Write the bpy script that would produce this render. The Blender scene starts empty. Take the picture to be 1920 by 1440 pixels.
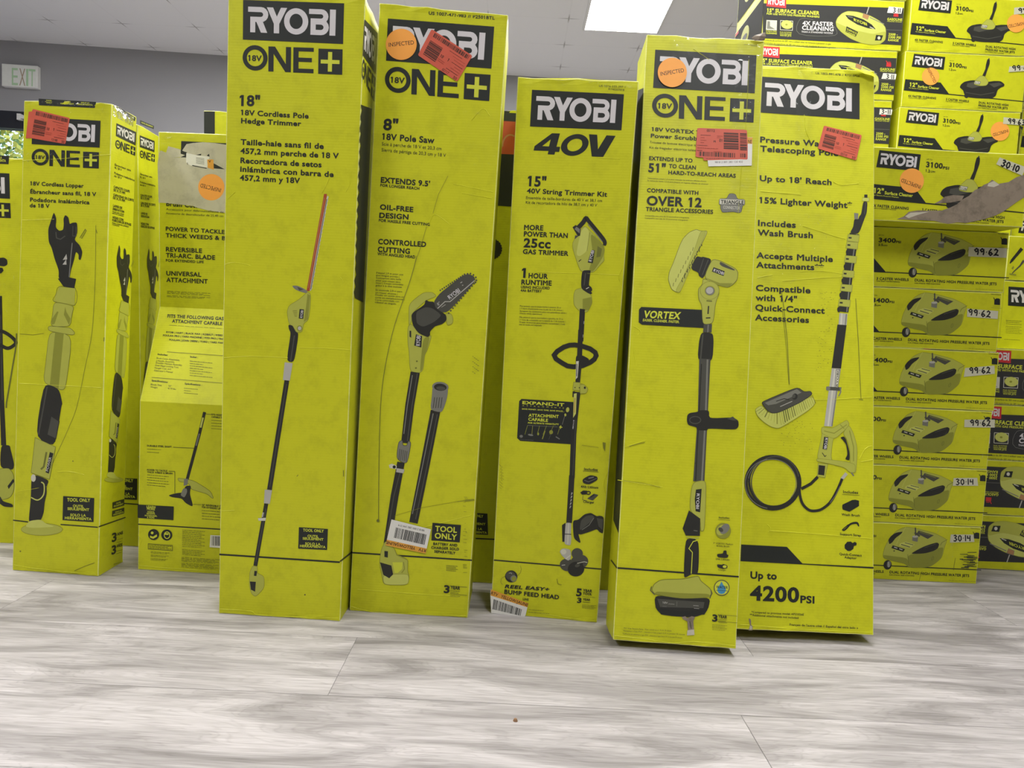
import bpy, math, random
from mathutils import Vector, Matrix
random.seed(11)
SC = bpy.context.scene
COL = SC.collection

# ------------------------------------------------------------------ camera, world, light, exposure
FOCAL = 1420.0                       # focal length in pixels of the 1920 x 1440 frame
EYE = Vector((0.0, 0.0, 0.62))
PITCH = math.radians(4.2)            # looking slightly down
ROLL = 0.048
_F = Vector((0, math.cos(PITCH), -math.sin(PITCH)))
_U0 = Vector((0, math.sin(PITCH), math.cos(PITCH)))
_R0 = Vector((1, 0, 0))
_R = math.cos(ROLL)*_R0 + math.sin(ROLL)*_U0
_U = -math.sin(ROLL)*_R0 + math.cos(ROLL)*_U0

cam_data = bpy.data.cameras.new('camera')
cam_data.sensor_width = 36.0
cam_data.lens = FOCAL/1920*36.0
cam_data.clip_start = 0.02
cam = bpy.data.objects.new('camera', cam_data)
COL.objects.link(cam)
rot = Matrix((_R, _U, -_F)).transposed()
cam.matrix_world = Matrix.Translation(EYE) @ rot.to_4x4()
SC.camera = cam

SC.view_settings.view_transform = 'Standard'
SC.view_settings.look = 'None'
SC.view_settings.gamma = 1.0
SC.view_settings.use_curve_mapping = False
SC.view_settings.exposure = 0.0

world = bpy.data.worlds.new('daylight')
SC.world = world
world.use_nodes = True
wn = world.node_tree
wn.nodes.clear()
w_out = wn.nodes.new('ShaderNodeOutputWorld')
w_bg = wn.nodes.new('ShaderNodeBackground')
w_sky = wn.nodes.new('ShaderNodeTexSky')
w_sky.sky_type = 'NISHITA'
w_sky.sun_disc = False
w_sky.sun_elevation = math.radians(48)
w_sky.sun_rotation = math.radians(200)
w_bg.inputs['Strength'].default_value = 0.55
wn.links.new(w_sky.outputs['Color'], w_bg.inputs['Color'])
wn.links.new(w_bg.outputs['Background'], w_out.inputs['Surface'])

CEIL = 2.80
PANEL_W, PANEL_L = 0.535, 1.10
LAMPS = [(0.66, 5.09), (-2.15, 4.45), (0.66, 1.88), (-2.15, 1.88), (0.66, -0.35), (-2.15, -0.35)]
LAMP_POWER = {5.09: 78.0, 4.45: 78.0, 1.88: 56.0, -0.35: 33.0}


def measure(px, py):
    """direction of the photograph's sight line through a pixel (used to measure places on real surfaces)"""
    return _F + (px-960)/FOCAL*_R + (720-py)/FOCAL*_U


def on_height(px, py, z):
    d = measure(px, py)
    return EYE + d*((z-EYE.z)/d.z)


def on_plane(px, py, p0, n):
    d = measure(px, py)
    return EYE + d*((p0-EYE).dot(n)/d.dot(n))


def on_depth(px, py, y):
    return on_plane(px, py, Vector((0, y, 0)), Vector((0, 1, 0)))


# ------------------------------------------------------------------ materials
MAT = {}


def rgb(c):
    return (c[0], c[1], c[2], 1.0)


def plain(name, col, rough=0.55, spec=0.35, metal=0.0, vary=0.06, scale=40.0):
    m = bpy.data.materials.new(name)
    m.use_nodes = True
    nt = m.node_tree
    b = nt.nodes['Principled BSDF']
    b.inputs['Roughness'].default_value = rough
    b.inputs['Specular IOR Level'].default_value = spec
    b.inputs['Metallic'].default_value = metal
    tc = nt.nodes.new('ShaderNodeTexCoord')
    nz = nt.nodes.new('ShaderNodeTexNoise')
    nz.inputs['Scale'].default_value = scale
    nz.inputs['Detail'].default_value = 3
    nt.links.new(tc.outputs['Object'], nz.inputs['Vector'])
    mx = nt.nodes.new('ShaderNodeMix')
    mx.data_type = 'RGBA'
    mx.inputs['A'].default_value = rgb([max(0, v*(1-vary)) for v in col])
    mx.inputs['B'].default_value = rgb([min(1, v*(1+vary)) for v in col])
    nt.links.new(nz.outputs['Fac'], mx.inputs['Factor'])
    nt.links.new(mx.outputs['Result'], b.inputs['Base Color'])
    MAT[name] = m
    return m


def glow(name, col, strength):
    m = bpy.data.materials.new(name)
    m.use_nodes = True
    nt = m.node_tree
    b = nt.nodes['Principled BSDF']
    b.inputs['Base Color'].default_value = rgb(col)
    b.inputs['Emission Color'].default_value = rgb(col)
    b.inputs['Emission Strength'].default_value = strength
    MAT[name] = m


def corrugated(name, col, bump=0.22, dirt=0.5, flute=0.055):
    """printed corrugated board: fine horizontal flutes, soft dents, scuffs"""
    m = bpy.data.materials.new(name)
    m.use_nodes = True
    nt = m.node_tree
    b = nt.nodes['Principled BSDF']
    b.inputs['Specular IOR Level'].default_value = 0.3
    tc = nt.nodes.new('ShaderNodeTexCoord')
    wv = nt.nodes.new('ShaderNodeTexWave')
    wv.bands_direction = 'Z'
    wv.inputs['Scale'].default_value = 58.0
    wv.inputs['Distortion'].default_value = 0.6
    wv.inputs['Detail'].default_value = 1.0
    nt.links.new(tc.outputs['Object'], wv.inputs['Vector'])
    n1 = nt.nodes.new('ShaderNodeTexNoise')
    n1.inputs['Scale'].default_value = 7.0
    n1.inputs['Detail'].default_value = 4
    nt.links.new(tc.outputs['Object'], n1.inputs['Vector'])
    n2 = nt.nodes.new('ShaderNodeTexNoise')
    n2.inputs['Scale'].default_value = 26.0
    n2.inputs['Detail'].default_value = 6
    n2.inputs['Roughness'].default_value = 0.7
    nt.links.new(tc.outputs['Object'], n2.inputs['Vector'])
    rp = nt.nodes.new('ShaderNodeValToRGB')
    rp.color_ramp.elements[0].position = 0.30
    rp.color_ramp.elements[0].color = rgb([v*(1-0.28*dirt) for v in col])
    rp.color_ramp.elements[1].position = 0.52
    rp.color_ramp.elements[1].color = rgb(col)
    nt.links.new(n2.outputs['Fac'], rp.inputs['Fac'])
    nt.links.new(rp.outputs['Color'], b.inputs['Base Color'])
    mr = nt.nodes.new('ShaderNodeMapRange')
    mr.inputs['To Min'].default_value = 0.36
    mr.inputs['To Max'].default_value = 0.58
    nt.links.new(n1.outputs['Fac'], mr.inputs['Value'])
    nt.links.new(mr.outputs['Result'], b.inputs['Roughness'])
    a1 = nt.nodes.new('ShaderNodeMath')
    a1.operation = 'MULTIPLY'
    a1.inputs[1].default_value = flute
    nt.links.new(wv.outputs['Fac'], a1.inputs[0])
    a2 = nt.nodes.new('ShaderNodeMath')
    a2.operation = 'MULTIPLY_ADD'
    a2.inputs[1].default_value = 2.2
    nt.links.new(n1.outputs['Fac'], a2.inputs[0])
    nt.links.new(a1.outputs[0], a2.inputs[2])
    bp = nt.nodes.new('ShaderNodeBump')
    bp.inputs['Strength'].default_value = bump
    bp.inputs['Distance'].default_value = 0.004
    nt.links.new(a2.outputs[0], bp.inputs['Height'])
    nt.links.new(bp.outputs['Normal'], b.inputs['Normal'])
    MAT[name] = m
    return m


LIME = (0.60, 0.613, 0.015)
corrugated('lime_board', LIME)
corrugated('worn_board_edge', (0.74, 0.76, 0.25), bump=0.5, dirt=0.9)
corrugated('black_board', (0.022, 0.024, 0.024), dirt=0.2)
corrugated('torn_paper', (0.56, 0.53, 0.42), bump=0.6, dirt=0.8, flute=0.0)
corrugated('torn_brown', (0.27, 0.22, 0.165), bump=0.8, dirt=1.6, flute=0.0)
plain('ink', (0.020, 0.023, 0.020), 0.5)
plain('ink_soft', (0.055, 0.06, 0.03), 0.5)
plain('charcoal', (0.045, 0.045, 0.045), 0.7, 0.12)
plain('letter_white', (0.66, 0.635, 0.645), 0.45)
plain('lime_ink', (0.62, 0.66, 0.05), 0.5)
plain('tool_lime', (0.44, 0.46, 0.07), 0.5)
plain('tool_lime_light', (0.56, 0.59, 0.13), 0.5)
plain('tool_lime_shade', (0.27, 0.285, 0.035), 0.5)
plain('tool_lime_deep', (0.16, 0.17, 0.03), 0.5)
plain('tool_black', (0.026, 0.026, 0.022), 0.5)
plain('tool_dark', (0.075, 0.075, 0.06), 0.5)
plain('tool_grey', (0.20, 0.20, 0.17), 0.5)
plain('tool_silver', (0.46, 0.45, 0.40), 0.45)
plain('tool_pale', (0.62, 0.61, 0.50), 0.45)
plain('blade_red', (0.40, 0.075, 0.025), 0.5)
plain('brass_ink', (0.42, 0.22, 0.09), 0.5)
plain('logo_red', (0.58, 0.035, 0.04), 0.5)
plain('orange_sticker', (0.98, 0.40, 0.075), 0.5)
plain('red_sticker', (0.62, 0.115, 0.07), 0.45, vary=0.1)
plain('sticker_ink', (0.05, 0.025, 0.018), 0.5)
plain('sticker_faint', (0.36, 0.06, 0.035), 0.5)
plain('paper', (0.76, 0.75, 0.70), 0.5)
plain('strip_orange', (0.75, 0.36, 0.05), 0.5)
plain('price_tape', (0.60, 0.59, 0.44), 0.4)
plain('marker', (0.012, 0.012, 0.014), 0.4)
plain('water_blue', (0.06, 0.27, 0.47), 0.5)
plain('band_red', (0.45, 0.08, 0.03), 0.5)
plain('scuff', (0.20, 0.21, 0.02), 0.6)
plain('white_plastic', (0.74, 0.74, 0.72), 0.4)
plain('sign_face', (0.80, 0.82, 0.78), 0.35)
plain('sign_green', (0.45, 0.66, 0.42), 0.5)
plain('sign_red', (0.42, 0.33, 0.24), 0.5)
plain('frame_dark', (0.025, 0.027, 0.035), 0.35)
plain('bark', (0.10, 0.075, 0.05), 0.8)
plain('leaf_yellow', (0.50, 0.46, 0.07), 0.6, vary=0.4, scale=3)
plain('leaf_green', (0.16, 0.25, 0.06), 0.6, vary=0.4, scale=3)
plain('asphalt', (0.30, 0.30, 0.30), 0.9)
plain('crumb', (0.30, 0.17, 0.09), 0.8)
glow('exit_face', (0.86, 0.88, 0.84), 0.50)
m = bpy.data.materials.new('clear_film')
m.use_nodes = True
nt = m.node_tree
nt.nodes.clear()
o_ = nt.nodes.new('ShaderNodeOutputMaterial')
mx = nt.nodes.new('ShaderNodeMixShader')
tr = nt.nodes.new('ShaderNodeBsdfTransparent')
tr.inputs['Color'].default_value = (1, 1, 1, 1)
gl_ = nt.nodes.new('ShaderNodeBsdfGlossy')
gl_.inputs['Roughness'].default_value = 0.16
lw = nt.nodes.new('ShaderNodeLayerWeight')
lw.inputs['Blend'].default_value = 0.13
tc = nt.nodes.new('ShaderNodeTexCoord')
nz = nt.nodes.new('ShaderNodeTexNoise')
nz.inputs['Scale'].default_value = 45.0
nz.inputs['Detail'].default_value = 4
nz.inputs['Distortion'].default_value = 1.5
bp = nt.nodes.new('ShaderNodeBump')
bp.inputs['Strength'].default_value = 0.9
bp.inputs['Distance'].default_value = 0.004
nt.links.new(tc.outputs['Object'], nz.inputs['Vector'])
nt.links.new(nz.outputs['Fac'], bp.inputs['Height'])
nt.links.new(bp.outputs['Normal'], gl_.inputs['Normal'])
nt.links.new(bp.outputs['Normal'], lw.inputs['Normal'])
nt.links.new(lw.outputs['Fresnel'], mx.inputs['Fac'])
nt.links.new(tr.outputs[0], mx.inputs[1])
nt.links.new(gl_.outputs[0], mx.inputs[2])
nt.links.new(mx.outputs[0], o_.inputs['Surface'])
MAT['clear_film'] = m
glow('panel_glow', (1.0, 0.99, 0.97), 6.0)


# ------------------------------------------------------------------ small helpers
def tag(o, label=None, cat=None, group=None, kind=None):
    if label:
        o['label'] = label
    if cat:
        o['category'] = cat
    if group:
        o['group'] = group
    if kind:
        o['kind'] = kind
    return o


def thing(name, loc, label, cat, group=None):
    o = bpy.data.objects.new(name, None)
    o.empty_display_size = 0.05
    o.location = loc
    COL.objects.link(o)
    return tag(o, label, cat, group)


def world_loc(o):
    p = Vector(o.location)
    while o.parent is not None:
        o = o.parent
        p = p + Vector(o.location)
    return p


class Build:
    """collects polygons, links them as ONE mesh object"""

    def __init__(s):
        s.v, s.f, s.m, s.mats = [], [], [], []

    def mi(s, mat):
        if mat not in s.mats:
            s.mats.append(mat)
        return s.mats.index(mat)

    def add(s, verts, faces, mat):
        k = len(s.v)
        s.v += [Vector(p) for p in verts]
        i = s.mi(mat)
        for f in faces:
            s.f.append([k+a for a in f])
            s.m.append(i)

    def box(s, c, d, mat, ax=None):
        ax = ax or (Vector((1, 0, 0)), Vector((0, 1, 0)), Vector((0, 0, 1)))
        c = Vector(c)
        vs = [c + ax[0]*(d[0]/2*i) + ax[1]*(d[1]/2*j) + ax[2]*(d[2]/2*k)
              for i in (-1, 1) for j in (-1, 1) for k in (-1, 1)]
        s.add(vs, [(0, 1, 3, 2), (4, 6, 7, 5), (0, 4, 5, 1), (2, 3, 7, 6), (0, 2, 6, 4), (1, 5, 7, 3)], mat)

    def apart(s):
        """one Build per separate block of print, so that each block is a part of its own"""
        par = list(range(len(s.v)))

        def find(i):
            while par[i] != i:
                par[i] = par[par[i]]
                i = par[i]
            return i
        for f in s.f:
            for k in f[1:]:
                par[find(k)] = find(f[0])
        isl = {}
        for f, m in zip(s.f, s.m):
            isl.setdefault(find(f[0]), []).append((f, m))
        bx = []
        for fs in isl.values():
            vs = [s.v[k] for f, _ in fs for k in f]
            lo = [min(p[i] for p in vs) for i in range(3)]
            hi = [max(p[i] for p in vs) for i in range(3)]
            bx.append([lo, hi, max(hi[i]-lo[i] for i in range(3)), fs])
        grp = list(range(len(bx)))

        def top(i):
            while grp[i] != i:
                grp[i] = grp[grp[i]]
                i = grp[i]
            return i
        for i in range(len(bx)):
            for j in range(i):
                if top(i) != top(j):
                    a, b = bx[i], bx[j]
                    g = math.sqrt(sum(max(0.0, a[0][k]-b[1][k], b[0][k]-a[1][k])**2 for k in range(3)))
                    if g <= max(0.0195, 0.49*max(a[2], b[2])):
                        grp[top(i)] = top(j)
        out = {}
        for i in range(len(bx)):
            out.setdefault(top(i), []).extend(bx[i][3])
        if len(out) == 1:
            return [s]
        res = []
        for fs in sorted(out.values(), key=len, reverse=True):
            b, ix = Build(), {}
            for f, m in fs:
                for k in f:
                    if k not in ix:
                        ix[k] = len(b.v)
                        b.v.append(s.v[k])
                b.f.append([ix[k] for k in f])
                b.m.append(b.mi(s.mats[m]))
            res.append(b)
        return res

    def out(s, name, parent=None, label=None, kind=None, bevel=None):
        me = bpy.data.meshes.new(name)
        base = world_loc(parent) if parent is not None else Vector((0, 0, 0))
        me.from_pydata([tuple(p-base) for p in s.v], [], s.f)
        for n in s.mats:
            me.materials.append(MAT[n])
        me.polygons.foreach_set('material_index', s.m)
        me.update()
        o = bpy.data.objects.new(name, me)
        COL.objects.link(o)
        if parent is not None:
            o.parent = parent
        if bevel:
            b = o.modifiers.new('worn edges', 'BEVEL')
            b.width, b.segments, b.limit_method, b.angle_limit = bevel[0], 2, 'ANGLE', math.radians(40)
            if bevel[1] is not None:
                b.material = bevel[1]
        return tag(o, label=label, kind=kind)


# ------------------------------------------------------------------ lettering
_fc = bpy.data.curves.new('lettering', 'FONT')
_fo = bpy.data.objects.new('lettering', _fc)
COL.objects.link(_fo)
_glyph = {}
CAP = 0.682


def _outline(t, bold):
    _fc.body = t
    _fc.offset = bold
    _fc.resolution_u = 4
    _fc.update_tag()
    dg = bpy.context.evaluated_depsgraph_get()
    dg.update()
    e = _fo.evaluated_get(dg)
    m = e.to_mesh()
    vs = [(p.co.x, p.co.y) for p in m.vertices]
    fs = [tuple(p.vertices) for p in m.polygons]
    e.to_mesh_clear()
    return vs, fs


def one_glyph(c, b):
    """outline of one character at weight b, with its advance"""
    b = min(b, 0.034)
    k = (c, b)
    if k in _glyph:
        return _glyph[k]
    if 'HH' not in _glyph:
        _glyph['HH'] = max(p[0] for p in _outline('HH', 0)[0])
    adv = max(p[0] for p in _outline('H'+c+'H', 0)[0])-_glyph['HH']
    T = CAP+b
    if c == ' ':
        vs, fs = [], []
    elif c == 'M':
        vs = [(.073-b, T), (.171+b, T), (.171+b, -b), (.073-b, -b), (.391, .402+b*1.6), (.391, .262-b*1.1), (.171+b, .545-b*1.2),
              (.611-b, T), (.709+b, T), (.709+b, -b), (.611-b, -b), (.611-b, .545-b*1.2)]
        fs = [(0, 1, 2, 3), (1, 4, 5, 6), (4, 7, 11, 5), (7, 8, 9, 10)]
    elif c == '1':
        x = .202-b
        vs = [(x, T), (.30+b, T), (.30+b, -b), (x, -b), (.085-b*.6, T-.085), (.085-b*.6, T-.175-2*b), (x, T-.105-2*b)]
        fs = [(0, 1, 2, 3), (0, 6, 5, 4)]
    else:
        vs, fs = _outline(c, b)
    _glyph[k] = (vs, fs, adv+1.1*b)
    return _glyph[k]


def glyphs(t, bold, spacing=1.0):
    vs, fs, pen = [], [], 0.0
    bold = min(bold, 0.034)
    for c in t:
        v, f, adv = one_glyph(c, bold)
        n = len(vs)
        vs += [(pen+x, y) for x, y in v]
        fs += [tuple(n+i for i in q) for q in f]
        pen += adv*spacing
    x0 = min(p[0] for p in vs)
    x1 = max(p[0] for p in vs)
    return [((x-x0)/(x1-x0), (y+bold)/(CAP+2*bold)) for x, y in vs], fs


def rounded(pts, r=0.17, rounds=2):
    """corner-cut outline"""
    for _ in range(rounds):
        out = []
        for i in range(len(pts)):
            p, q = pts[i], pts[(i+1) % len(pts)]
            out += [(p[0]+(q[0]-p[0])*r, p[1]+(q[1]-p[1])*r), (p[0]+(q[0]-p[0])*(1-r), p[1]+(q[1]-p[1])*(1-r))]
        pts = out
        r = 0.25
    return pts


def curved(pts, closed=False, n=4):
    """Catmull-Rom curve through the points"""
    m, out = len(pts), []
    for i in range(m if closed else m-1):
        g = (lambda k: pts[k % m]) if closed else (lambda k: pts[min(max(k, 0), m-1)])
        a, b, c, d = g(i-1), g(i), g(i+1), g(i+2)
        for j in range(n):
            t = j/n
            out.append(tuple(.5*(2*b[k]+(c[k]-a[k])*t+(2*a[k]-5*b[k]+4*c[k]-d[k])*t*t+(3*b[k]-a[k]-3*c[k]+d[k])*t**3) for k in (0, 1)))
    if not closed:
        out.append(pts[-1])
    return out


def square_to_quad(q):
    """homography of the unit square (u right, v down) onto tl, tr, br, bl"""
    (x0, y0), (x1, y1), (x2, y2), (x3, y3) = q
    dx1, dx2, sx = x1-x2, x3-x2, x0-x1+x2-x3
    dy1, dy2, sy = y1-y2, y3-y2, y0-y1+y2-y3
    den = dx1*dy2-dx2*dy1
    g = (sx*dy2-dx2*sy)/den
    h = (dx1*sy-sx*dy1)/den
    a, b, c = x1-x0+g*x1, x3-x0+h*x3, x0
    d, e, f = y1-y0+g*y1, y3-y0+h*y3, y0

    def fn(u, v):
        w = g*u+h*v+1
        return ((a*u+b*v+c)/w, (d*u+e*v+f)/w)
    return fn


def arc(cx, cy, rx, ry, a0, a1, n=8):
    return [(cx+rx*math.cos(math.radians(a0+(a1-a0)*i/n)), cy+ry*math.sin(math.radians(a0+(a1-a0)*i/n)))
            for i in range(n+1)]


def ribbon(pts, w, closed=False):
    """quad strip of width w (number or list) along a polyline"""
    if not isinstance(w, (list, tuple)):
        pts = [p for i, p in enumerate(pts) if i == 0 or abs(p[0]-pts[i-1][0])+abs(p[1]-pts[i-1][1]) > 1e-6]
    n = len(pts)
    L, R = [], []
    for i in range(n):
        p = pts[i]
        a = pts[i-1] if (i > 0 or closed) else None
        b = pts[(i+1) % n] if (i < n-1 or closed) else None

        def unit(s, e):
            l = math.hypot(e[0]-s[0], e[1]-s[1]) or 1e-9
            return ((e[0]-s[0])/l, (e[1]-s[1])/l)
        d1 = unit(a, p) if a else unit(p, b)
        d2 = unit(p, b) if b else d1
        nx, ny = -(d1[1]+d2[1]), d1[0]+d2[0]
        l = math.hypot(nx, ny) or 1e-9
        nx, ny = nx/l, ny/l
        k = max(0.45, nx*-d1[1]+ny*d1[0])
        ww = (w[i] if isinstance(w, (list, tuple)) else w)/2/k
        L.append((p[0]+nx*ww, p[1]+ny*ww))
        R.append((p[0]-nx*ww, p[1]-ny*ww))
    fs = [(i, (i+1) % n, n+(i+1) % n, n+i) for i in range(n if closed else n-1)]
    return L+R, fs


# letter shapes of the two printed word marks, in their own units
WM_R = ribbon([(0, 30), (150, 30)]+arc(152, 88, 58, 58, -90, 90)+[(27, 146)], 60)
WM_B1 = ribbon([(715, 30), (855, 30)]+arc(855, 84, 54, 54, -90, 90)+[(735, 138)], 58)
WM_B2 = ribbon([(765, 148), (855, 148)]+arc(855, 209, 61, 61, -90, 90)+[(765, 270)], 60)
WORD_A = [WM_R, ([(27, 116), (87, 116), (87, 300), (27, 300)], [(0, 1, 2, 3)]),
          ([(98, 172), (172, 160), (230, 300), (155, 300)], [(0, 1, 2, 3)]),
          ([(222, 0), (296, 0), (341, 105), (388, 0), (460, 0), (370, 190), (370, 300), (307, 300), (307, 190)],
           [(0, 1, 2, 8), (2, 3, 4, 5), (2, 5, 8), (5, 6, 7, 8)]),
          ribbon(arc(567, 152, 109, 121, 0, 348.75, 31), 64, True),
          WM_B1, WM_B2, ([(735, 116), (795, 116), (795, 300), (735, 300)], [(0, 1, 2, 3)]),
          ([(955, 0), (1022, 0), (1022, 300), (955, 300)], [(0, 1, 2, 3)])]
# second mark: O N E and a plus in a square, unit 1167 x 300
WORD_B = [ribbon(arc(149, 146, 123, 122, 0, 348.75, 31), 50, True),
          ([(307, 8), (385, 8), (512, 205), (512, 8), (572, 8), (572, 296), (506, 296), (368, 90), (368, 296), (307, 296)],
           [(0, 1, 7, 8, 9), (1, 2, 5, 6, 7), (2, 3, 4, 5)]),
          ([(599, 8), (835, 8), (835, 52), (660, 52), (660, 124), (815, 124), (815, 172), (660, 172), (660, 250),
            (835, 250), (835, 298), (599, 298)],
           [(0, 1, 2, 3), (0, 3, 4, 7, 8, 11), (4, 5, 6, 7), (8, 9, 10, 11)]),
          ([(889, 14), (1165, 14), (1165, 302), (889, 302)], [(0, 1, 2, 3)])]
PLUS = ([(1000, 48), (1047, 48), (1047, 138), (1132, 138), (1132, 182), (1047, 182), (1047, 272), (1000, 272), (1000, 182),
         (917, 182), (917, 138), (1000, 138)], [(0, 1, 2, 11), (2, 3, 4, 5), (11, 2, 5, 8), (8, 5, 6, 7), (11, 8, 9, 10)])

# marker-pen figures
PEN = {'9': [[(.85, .25), (.5, .02), (.15, .25), (.4, .5), (.8, .35), (.85, .2), (.8, .6), (.7, 1)]],
       '6': [[(.7, 0), (.3, .4), (.2, .75), (.5, 1), (.85, .78), (.6, .55), (.25, .7)]],
       '2': [[(.15, .25), (.45, .02), (.8, .22), (.6, .6), (.15, .97), (.55, .88), (1.0, .98)]],
       '3': [[(.15, .1), (.55, .0), (.8, .2), (.45, .45), (.85, .7), (.55, 1), (.1, .92)]],
       '0': [[(.5, .03), (.2, .3), (.2, .75), (.5, 1), (.8, .75), (.8, .3), (.5, .03)]],
       '1': [[(.5, .0), (.48, .5), (.5, 1.05)]],
       '4': [[(.2, .1), (.15, .55), (.85, .55)], [(.75, .1), (.72, 1.05)]],
       '.': [[(.35, .5), (.65, .55)]], '-': [[(.1, .52), (.8, .5)]]}


class Art:
    """what is printed or stuck on ONE flat face of a box.  Coordinates are pixels of the photograph (or of
    an enlarged part of it, see view()) and are carried onto the real plane of the face."""

    def __init__(s, root, p0, n, lean=(0.04, 0.04, 0, 1920), lift=0.0004):
        s.root, s.p0, s.n = root, Vector(p0), Vector(n).normalized()
        if (EYE-s.p0).dot(s.n) < 0:
            s.n = -s.n
        s.k = 0
        s.lift = lift
        s.lean = lean
        s.V = (0, 0, 1)
        s.b = None

    def view(s, x0, y0, sc):
        s.V = (x0, y0, sc)
        return s

    def px(s, p):
        return (s.V[0]+p[0]/s.V[2], s.V[1]+p[1]/s.V[2])

    def put(s, p, extra=0.0):
        x, y = s.px(p)
        return on_plane(x, y, s.p0, s.n) + s.n*(s.lift+s.k*5e-6+extra)

    def up(s, x):
        l0, l1, xa, xb = s.lean
        t = (s.px((x, 0))[0]-xa)/max(1.0, xb-xa)
        return (l0+(l1-l0)*t, -1.0)

    def new(s):
        s.b = Build()
        return s

    def done(s, name, parent=None, label=None, kind=None):
        if not s.b.f:
            return None
        if name in ('scuff_marks', 'fine_print', 'creases'):
            kind = 'stuff'
        objs = [b.out(name, parent or s.root, label, kind) for b in (s.b.apart() if kind is None else [s.b])]
        s.b = None
        return objs[0]

    # shapes
    def mesh(s, pts, faces, mat):
        s.k += 1
        s.b.add([s.put(p) for p in pts], faces, mat)
        return s

    def poly(s, pts, mat, edge=None, ew=2.0):
        if mat.startswith('tool_') and len(pts) >= 6:
            pts = rounded(pts)
        s.mesh(pts, [tuple(range(len(pts)))], mat)
        if edge:
            s.line(list(pts), ew, edge, True)
        return s

    def line(s, pts, w, mat, closed=False):
        if isinstance(w, (list, tuple)):
            if len(pts) >= 5 and not closed:
                both = curved([(p[0], p[1]) for p in pts])
                ww = [x[0] for x in curved([(q, 0) for q in w])]
                pts, w = both, ww
        elif 5 <= len(pts) <= 14 and mat.startswith(('tool_', 'scuff')):
            pts = curved(pts, closed)
        v, f = ribbon(pts, w, closed)
        return s.mesh(v, f, mat)

    def crease(s, pts, w=1.6, rise=0.0007):
        """a real fold standing proud of the board"""
        s.k += 1
        if len(pts) > 2:
            pts = curved(pts)
        v, f = ribbon(pts, w)
        n = len(pts)
        mid = [((v[i][0]+v[n+i][0])/2, (v[i][1]+v[n+i][1])/2) for i in range(n)]
        P = [s.put(p, -0.0003) for p in v[:n]]+[s.put(p, rise*(0.55+0.45*math.sin(i*1.7))) for i, p in enumerate(mid)]+[s.put(p, -0.0003) for p in v[n:]]
        s.b.add(P, [(i, i+1, n+i+1, n+i) for i in range(n-1)]+[(n+i, n+i+1, 2*n+i+1, 2*n+i) for i in range(n-1)], 'lime_board')
        return s

    def creases(s, rows, w=1.5):
        s.new()
        for r in rows:
            s.crease(r, w)
        return s.done('creases')

    def tape(s, pts, nx=10, ny=6, seed=1, label='clear wrinkled packing tape'):
        """clear film stuck over a quad (tl tr br bl), slightly wrinkled"""
        s.k += 2
        rn = random.Random(seed)
        H = square_to_quad(pts)
        s.new()
        V = [s.put(H(i/nx, j/ny), 0.0006+0.0011*rn.random()**2 if 0 < i < nx and 0 < j < ny else 0.0003) for j in range(ny+1) for i in range(nx+1)]
        s.b.add(V, [(j*(nx+1)+i, j*(nx+1)+i+1, (j+1)*(nx+1)+i+1, (j+1)*(nx+1)+i) for j in range(ny) for i in range(nx)], 'clear_film')
        return s.done('packing_tape', None, label)

    def ell(s, cx, cy, rx, ry, mat, rot=0, n=28, edge=None, ew=2.0):
        c, q = math.cos(math.radians(rot)), math.sin(math.radians(rot))
        pts = []
        for i in range(n):
            a = 2*math.pi*i/n
            x, y = rx*math.cos(a), ry*math.sin(a)
            pts.append((cx+x*c-y*q, cy+x*q+y*c))
        return s.poly(pts, mat, edge, ew)

    def ring(s, cx, cy, rx, ry, w, mat, rot=0, a0=0, a1=360, n=36):
        c, q = math.cos(math.radians(rot)), math.sin(math.radians(rot))
        pts = []
        m = n if a1-a0 >= 360 else n+1
        for i in range(m):
            a = math.radians(a0+(a1-a0)*i/n)
            x, y = rx*math.cos(a), ry*math.sin(a)
            pts.append((cx+x*c-y*q, cy+x*q+y*c))
        return s.line(pts, w, mat, a1-a0 >= 360)

    def text(s, t, x0, y0, x1, y1, cap, mat='ink', bold=0.022, perp=False, shear=0.0, spacing=1.0):
        vs, fs = glyphs(t, bold, spacing)
        dx, dy = x1-x0, y1-y0
        l = math.hypot(dx, dy)
        up = (dy/l, -dx/l) if perp else s.up((x0+x1)/2)
        pts = [(x0+u*dx+v*cap*up[0]+shear*v*cap*dx/l, y0+u*dy+v*cap*up[1]+shear*v*cap*dy/l) for u, v in vs]
        return s.mesh(pts, fs, mat)

    def lines(s, rows, mat='ink', **kw):
        for r in rows:
            s.text(*r[:6], mat=mat, bold=(r[6] if len(r) > 6 else 0.03), **kw)
        return s

    def micro(s, x0, y0, x1, y1, h, rows=1, dy=0, mat='ink_soft', seed=1, ragged=0.85):
        """print too small to read: rows of word-long bars"""
        rn = random.Random(seed+int(x0+y0))
        for r in range(rows):
            a, e = 0.0, (1.0 if r % 2 == 0 else ragged)
            while a < e:
                b = min(e, a+rn.uniform(0.05, 0.16))
                pa = (x0+(x1-x0)*a, y0+dy*r+(y1-y0)*a)
                pb = (x0+(x1-x0)*b, y0+dy*r+(y1-y0)*b)
                s.line([pa, pb], h*0.3, mat)
                a = b+0.022
        return s

    def warp(s, shapes, fn, mat):
        for v, f in shapes:
            s.mesh([fn(*p) for p in v], f, mat)
        return s

    # compound marks
    def word_a(s, quad, parent=None, back='ink', fore='letter_white', name='logo_panel', label=None):
        H = square_to_quad(quad)
        s.new().poly(quad, back)
        p = s.done(name, parent, label)
        s.new().warp(WORD_A, lambda x, y: H((60+x)/1173, (76+y)/467), fore)
        s.done('logo_lettering', p)
        return p

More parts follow.
